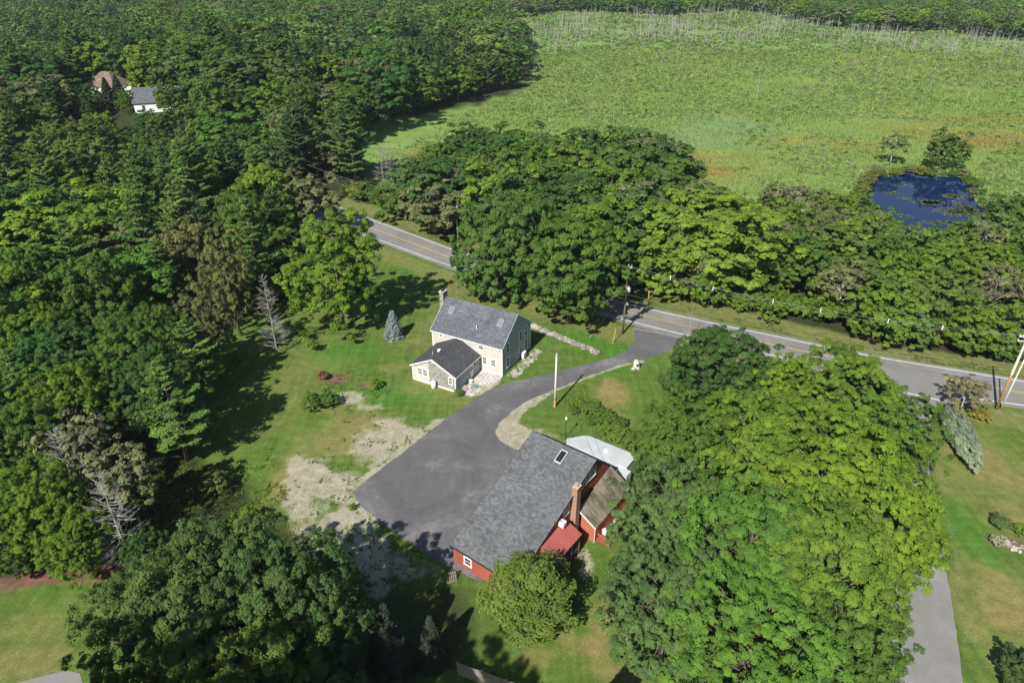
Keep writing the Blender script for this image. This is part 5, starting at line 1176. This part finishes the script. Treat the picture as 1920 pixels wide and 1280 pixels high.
# ------------------------------------------------------------------ marsh plants
MPOLY = GP([(685, 350), (680, 255), (765, 232), (875, 208), (985, 168), (1015, 110), (1005, 62), (960, 5), (1250, 0), (1500, 12), (1620, 30), (1920, 50), (2300, 70), (2400, 330), (1900, 380), (1850, 440), (1690, 470), (1480, 380), (1300, 440), (1280, 330), (850, 300), (780, 380)])
def marsh_stuff():
    r = np.random.default_rng(15)
    # low shrubs
    def scatter(n, y0, y1, pw=1.0):
        y = y0 + (y1 - y0) * r.random(n) ** pw; x = (r.random(n) - .42) * y * 2.0; ok = sdf_poly(MPOLY, x, y) > 1.0
        ok &= sdf_poly(POND, x, y) < -.6
        return x[ok], y[ok]
    V = []; T = []; C_ = []
    x, y = scatter(70000, 135, 860, 1.0); dens = fbm(x, y, 30, 44, 4); far = np.clip((y - 170) / 120, 0, 1) + np.clip((y - 380) / 200, 0, 1) * .6
    near_pond = np.exp(-((x - 105) / 22) ** 2 - ((y - 195) / 14) ** 2) * .35
    far = far - .75 * np.exp(-((y - 195) / 42) ** 2) * (np.abs(x - 105) > 24); ok = (dens - .5) * 1.5 + .5 + .25 * far + near_pond + r.normal(size=len(x)) * .05 > .56
    x, y = x[ok], y[ok]; n = len(x); m = 16
    R = r.uniform(.4, 1.1, n) * (1 + np.clip((y - 280) / 260, 0, 1.5)); d = unit(r.normal(size=(n, m, 3)) + (0, 0, .6)); d[..., 2] = np.abs(d[..., 2])
    p = d * R[:, None, None] * r.uniform(.6, 1.05, (n, m, 1)) * (1, 1, .6); p[..., 0] += x[:, None]; p[..., 1] += y[:, None]
    nn = unit(d * .7 + (0, 0, .5) + r.normal(size=d.shape) * .3).reshape(-1, 3); sz = np.repeat(R, m)
    pp = p.reshape(-1, 3); a = unit(np.cross(nn, r.normal(size=nn.shape))); b_ = np.cross(nn, a); s = (sz * .55)[:, None]
    V.append(np.stack([pp - a * s, pp - b_ * s * .7, pp + a * s, pp + b_ * s * .7], 1).reshape(-1, 3))
    base = np.array([[.080, .135, .045], [.070, .135, .038], [.10, .145, .062], [.085, .155, .038], [.11, .145, .075]])[r.integers(5, size=n)]
    base = base * (1.35 + .6 * fbm(x, y, 45, 92, 4)[:, None]) * r.uniform(.8, 1.15, (n, 1)); C_.append(np.repeat(base, m, 0)); T.append(np.repeat(r.random(n) * .4, m) + r.random(n * m) * .5)
    o_v = np.concatenate(V); nf = len(o_v) // 4; col = np.concatenate([np.concatenate(C_), np.ones((nf, 1))], 1)
    o = link('marsh_shrubs', np_mesh('marsh_shrubs', o_v, np.arange(nf * 4).reshape(nf, 4), M_grassy, {'tone': ('FLOAT', 'FACE', np.concatenate(T)), 'tint': ('FLOAT_COLOR', 'FACE', col)}))
    tag(o, 'low grey-green shrubs spread over the open marsh', 'marsh shrubs', kind='stuff'); print('shrub faces', nf)
    # grass blades / reeds
    x, y = scatter(230000, 128, 460, 1.4); n = len(x); h = r.uniform(.2, .55, n) * (1 + np.clip((y - 150) / 250, 0, 1.2)); a = r.uniform(0, 3.14, n); wdt = .04 + .0006 * y
    dx = np.cos(a) * wdt; dy = np.sin(a) * wdt; lx = r.normal(size=n) * .25 * h + .15 * h; ly = r.normal(size=n) * .25 * h + .45 * h; z0 = np.full(n, -.02)
    v = np.stack([np.stack([x - dx, y - dy, z0], 1), np.stack([x + dx, y + dy, z0], 1), np.stack([x + dx * .4 + lx, y + dy * .4 + ly, h], 1), np.stack([x - dx * .4 + lx, y - dy * .4 + ly, h], 1)], 1).reshape(-1, 3)
    g = fbm(x, y, 26, 3, 5); e = fbm(x, y, 12, 70, 3)
    def bl(px, py, rx, ry):
        c = G(px, py); return np.clip(1.5 * (1 - np.hypot((x - c[0]) / rx, (y - c[1]) / ry)) + (g - .5) * 2.2 + (fbm(x, y, 9, 22, 4) - .5) * 1.5, 0, 1)
    mi = np.maximum.reduce([bl(1380, 238, 24, 22), bl(1300, 262, 18, 14), bl(1480, 130, 26, 16) * .7]); go = np.maximum.reduce([bl(1340, 318, 20, 12), bl(1020, 268, 18, 12), bl(1590, 270, 16, 16), bl(1500, 262, 16, 10) * .8, bl(1850, 262, 30, 18), bl(1880, 225, 40, 14) * .8, bl(1700, 240, 20, 14) * .7, bl(790, 300, 9, 16), bl(1300, 295, 30, 8) * .9])
    c = (np.array([.118, .180, .044]) * (e[:, None] > .5) + np.array([.160, .215, .050]) * (e[:, None] <= .5)) * (.72 + .6 * fbm(x, y, 40, 91, 4)[:, None]) * (1 - mi[:, None]) + np.array([.15, .25, .095]) * mi[:, None]
    gc = np.where((e > .53)[:, None], np.array([.17, .145, .045]), np.array([.215, .245, .05])); go = go * .8; c = c * (1 - go[:, None]) + gc * go[:, None]
    c = c * r.uniform(.8, 1.2, (n, 1)); keep = np.ones(n, bool)
    o = link('marsh_grass', np_mesh('marsh_grass', v, np.arange(n * 4).reshape(n, 4), M_grassy, {'tone': ('FLOAT', 'FACE', .15 + r.random(n) * .35), 'tint': ('FLOAT_COLOR', 'FACE', np.concatenate([c, np.ones((n, 1))], 1))}))
    tag(o, 'yellow-green marsh grass with minty and golden patches', 'marsh grass', kind='stuff'); print('blades', n)
    # taller saplings of the marsh
    return r
r_m = marsh_stuff()
# bleached snags in the upper marsh: the nearest as things, the rest as one mass
sn = []
rs_ = random.Random(77)
SPOLY = GP([(985, 60), (1100, 30), (1400, 20), (1650, 60), (1920, 78), (2200, 100), (2100, 160), (1900, 132), (1700, 100), (1500, 72), (1330, 88), (1180, 78), (1080, 96), (1010, 108)])
while len(sn) < 950:
    yy_ = rs_.uniform(230, 900); xx_ = rs_.uniform(-20, 700)
    if sdf_poly(SPOLY, np.array([xx_]), np.array([yy_]))[0] > 0 and fbm(np.array([xx_]), np.array([yy_ * .5]), 22, 5, 3)[0] > rs_.uniform(.38, .62) and visible(xx_, yy_, 8, 5): sn.append((yy_, xx_))
for px, py in [(1165, 165), (1270, 150), (1290, 62), (1640, 155), (1650, 150), (1700, 150), (1745, 165), (1810, 195), (1420, 180), (1150, 230), (1560, 120), (1600, 135), (1240, 125)]:
    p = G(px, py); sn.append((p[1], p[0]))
sn.sort()
for i, (yy_, xx_) in enumerate(sn[:290]):
    o = tag(link('marsh_snag', PROTO['snag%d' % rs_.randrange(3)][1]), 'Bleached bare dead trunk standing in the marsh near its upper edge', 'dead tree', 'bleached trunks in the upper marsh')
    s = rs_.uniform(.55, 1.1); o.location = (xx_, yy_, 0); o.scale = (s * 1.1, s * 1.1, s); o.rotation_euler = (rs_.uniform(-.15, .15), rs_.uniform(-.15, .15), rs_.uniform(0, 6))
b = MB()
for yy_, xx_ in sn[290:]:
    h = rs_.uniform(5, 10); lx, ly = rs_.uniform(-.6, .6), rs_.uniform(-.6, .6); b.tube([(xx_, yy_, 0), (xx_ + lx, yy_ + ly, h)], [.13, .06], 3, cap=False)
    for k in range(2):
        u = rs_.uniform(.5, .9); q = (xx_ + lx * u, yy_ + ly * u, h * u); a = rs_.uniform(0, 6.28); b.tube([q, (q[0] + math.cos(a) * .9, q[1] + math.sin(a) * .9, q[2] + .7)], [.06, .03], 3, cap=False)
tag(b.build('far_snags', M_dead, recalc=False), 'distant rows of bleached trunks along the far marsh edge', 'dead trees', kind='stuff')

# ------------------------------------------------------------------ weeds and lawn tufts near the houses
def tufts():
    r = np.random.default_rng(33); n = 90000; x = r.uniform(-75, 75, n); y = r.uniform(34, 150, n)
    ld = [GP([(560, 850), (690, 900), (712, 982), (800, 1050), (760, 1095), (640, 1105), (585, 1070), (525, 920)]), GP([(735, 782), (822, 792), (686, 898), (640, 890), (556, 868), (655, 815)]),
          GP([(1040, 740), (1100, 735), (1200, 860), (1190, 880), (1060, 815), (985, 790)]), GP([(600, 700), (720, 700), (730, 780), (640, 790)]), GP([(300, 830), (500, 830), (540, 1000), (420, 1080), (300, 1000)])]
    pr = np.full(n, 0.0)
    for P, v in zip(ld, (.25, .10, .4, .25, .8)): pr = np.where(sdf_poly(P, x, y) > -.5, np.maximum(pr, v), pr)
    vg = dist_line(road_mid, x, y); pr = np.where((vg > 5.6) & (vg < 7.5) & (y > np.interp(x, road_mid[:, 0], road_mid[:, 1])), .9, pr)
    pr *= np.clip((fbm(x, y, 3.5, 90, 3) - .35) * 4, 0, 1)
    ok = r.random(n) < pr; ok &= sdf_poly(DRIVE, x, y) < -.3; x, y = x[ok], y[ok]
    ok = sdf_poly(GP([(730, 620), (1050, 600), (1050, 740), (730, 745)]), x, y) < 0; x, y = x[ok], y[ok]; n = len(x); m = 5
    x = np.repeat(x, m) + r.normal(size=n * m) * .15; y = np.repeat(y, m) + r.normal(size=n * m) * .15; k = n * m; h = r.uniform(.05, .2, k); a = r.uniform(0, 3.14, k); wdt = .09
    dx, dy = np.cos(a) * wdt, np.sin(a) * wdt; lx, ly = r.normal(size=k) * .22, r.normal(size=k) * .22; z = np.zeros(k)
    v = np.stack([np.stack([x-dx, y-dy, z], 1), np.stack([x+dx, y+dy, z], 1), np.stack([x+dx*.5+lx, y+dy*.5+ly, h], 1), np.stack([x-dx*.5+lx, y-dy*.5+ly, h], 1)], 1).reshape(-1, 3)
    c = np.repeat(np.array([[.075, .13, .026, 1], [.10, .14, .035, 1], [.06, .115, .022, 1]])[r.integers(3, size=n)], m, 0)
    o = link('weeds', np_mesh('weeds', v, np.arange(k * 4).reshape(k, 4), M_grassy, {'tone': ('FLOAT', 'FACE', r.random(k)), 'tint': ('FLOAT_COLOR', 'FACE', c)}))
    tag(o, 'patchy weeds on the bare slope, verges and path edges', 'weeds', kind='stuff'); print('weeds', k)
tufts()
rubble('garden_stones', G(1875, 1012), G(1915, 1030), 1.6, .1, 'pale pinkish stones in the garden bed on the right lawn', 'stones', 45, 8, M_stone, size=.24)

# ------------------------------------------------------------------ haze
def haze():
    N = NT('haze_air'); N.t.nodes.remove(N.b); v = N.n('ShaderNodeVolumePrincipled'); v.inputs['Color'].default_value = (.80, .88, 1.0, 1)
    v.inputs['Density'].default_value = HAZE; v.inputs['Anisotropy'].default_value = .1; N.l(v.outputs[0], N.out.inputs['Volume'])
    b = MB(); b.box((-3600, -1300, -1), (3600, 4700, 64)); o = b.build('haze', N.m); tag(o, 'thin pale blue haze over the distance', 'haze', kind='stuff')
HAZE = .00008
if HAZE: haze()
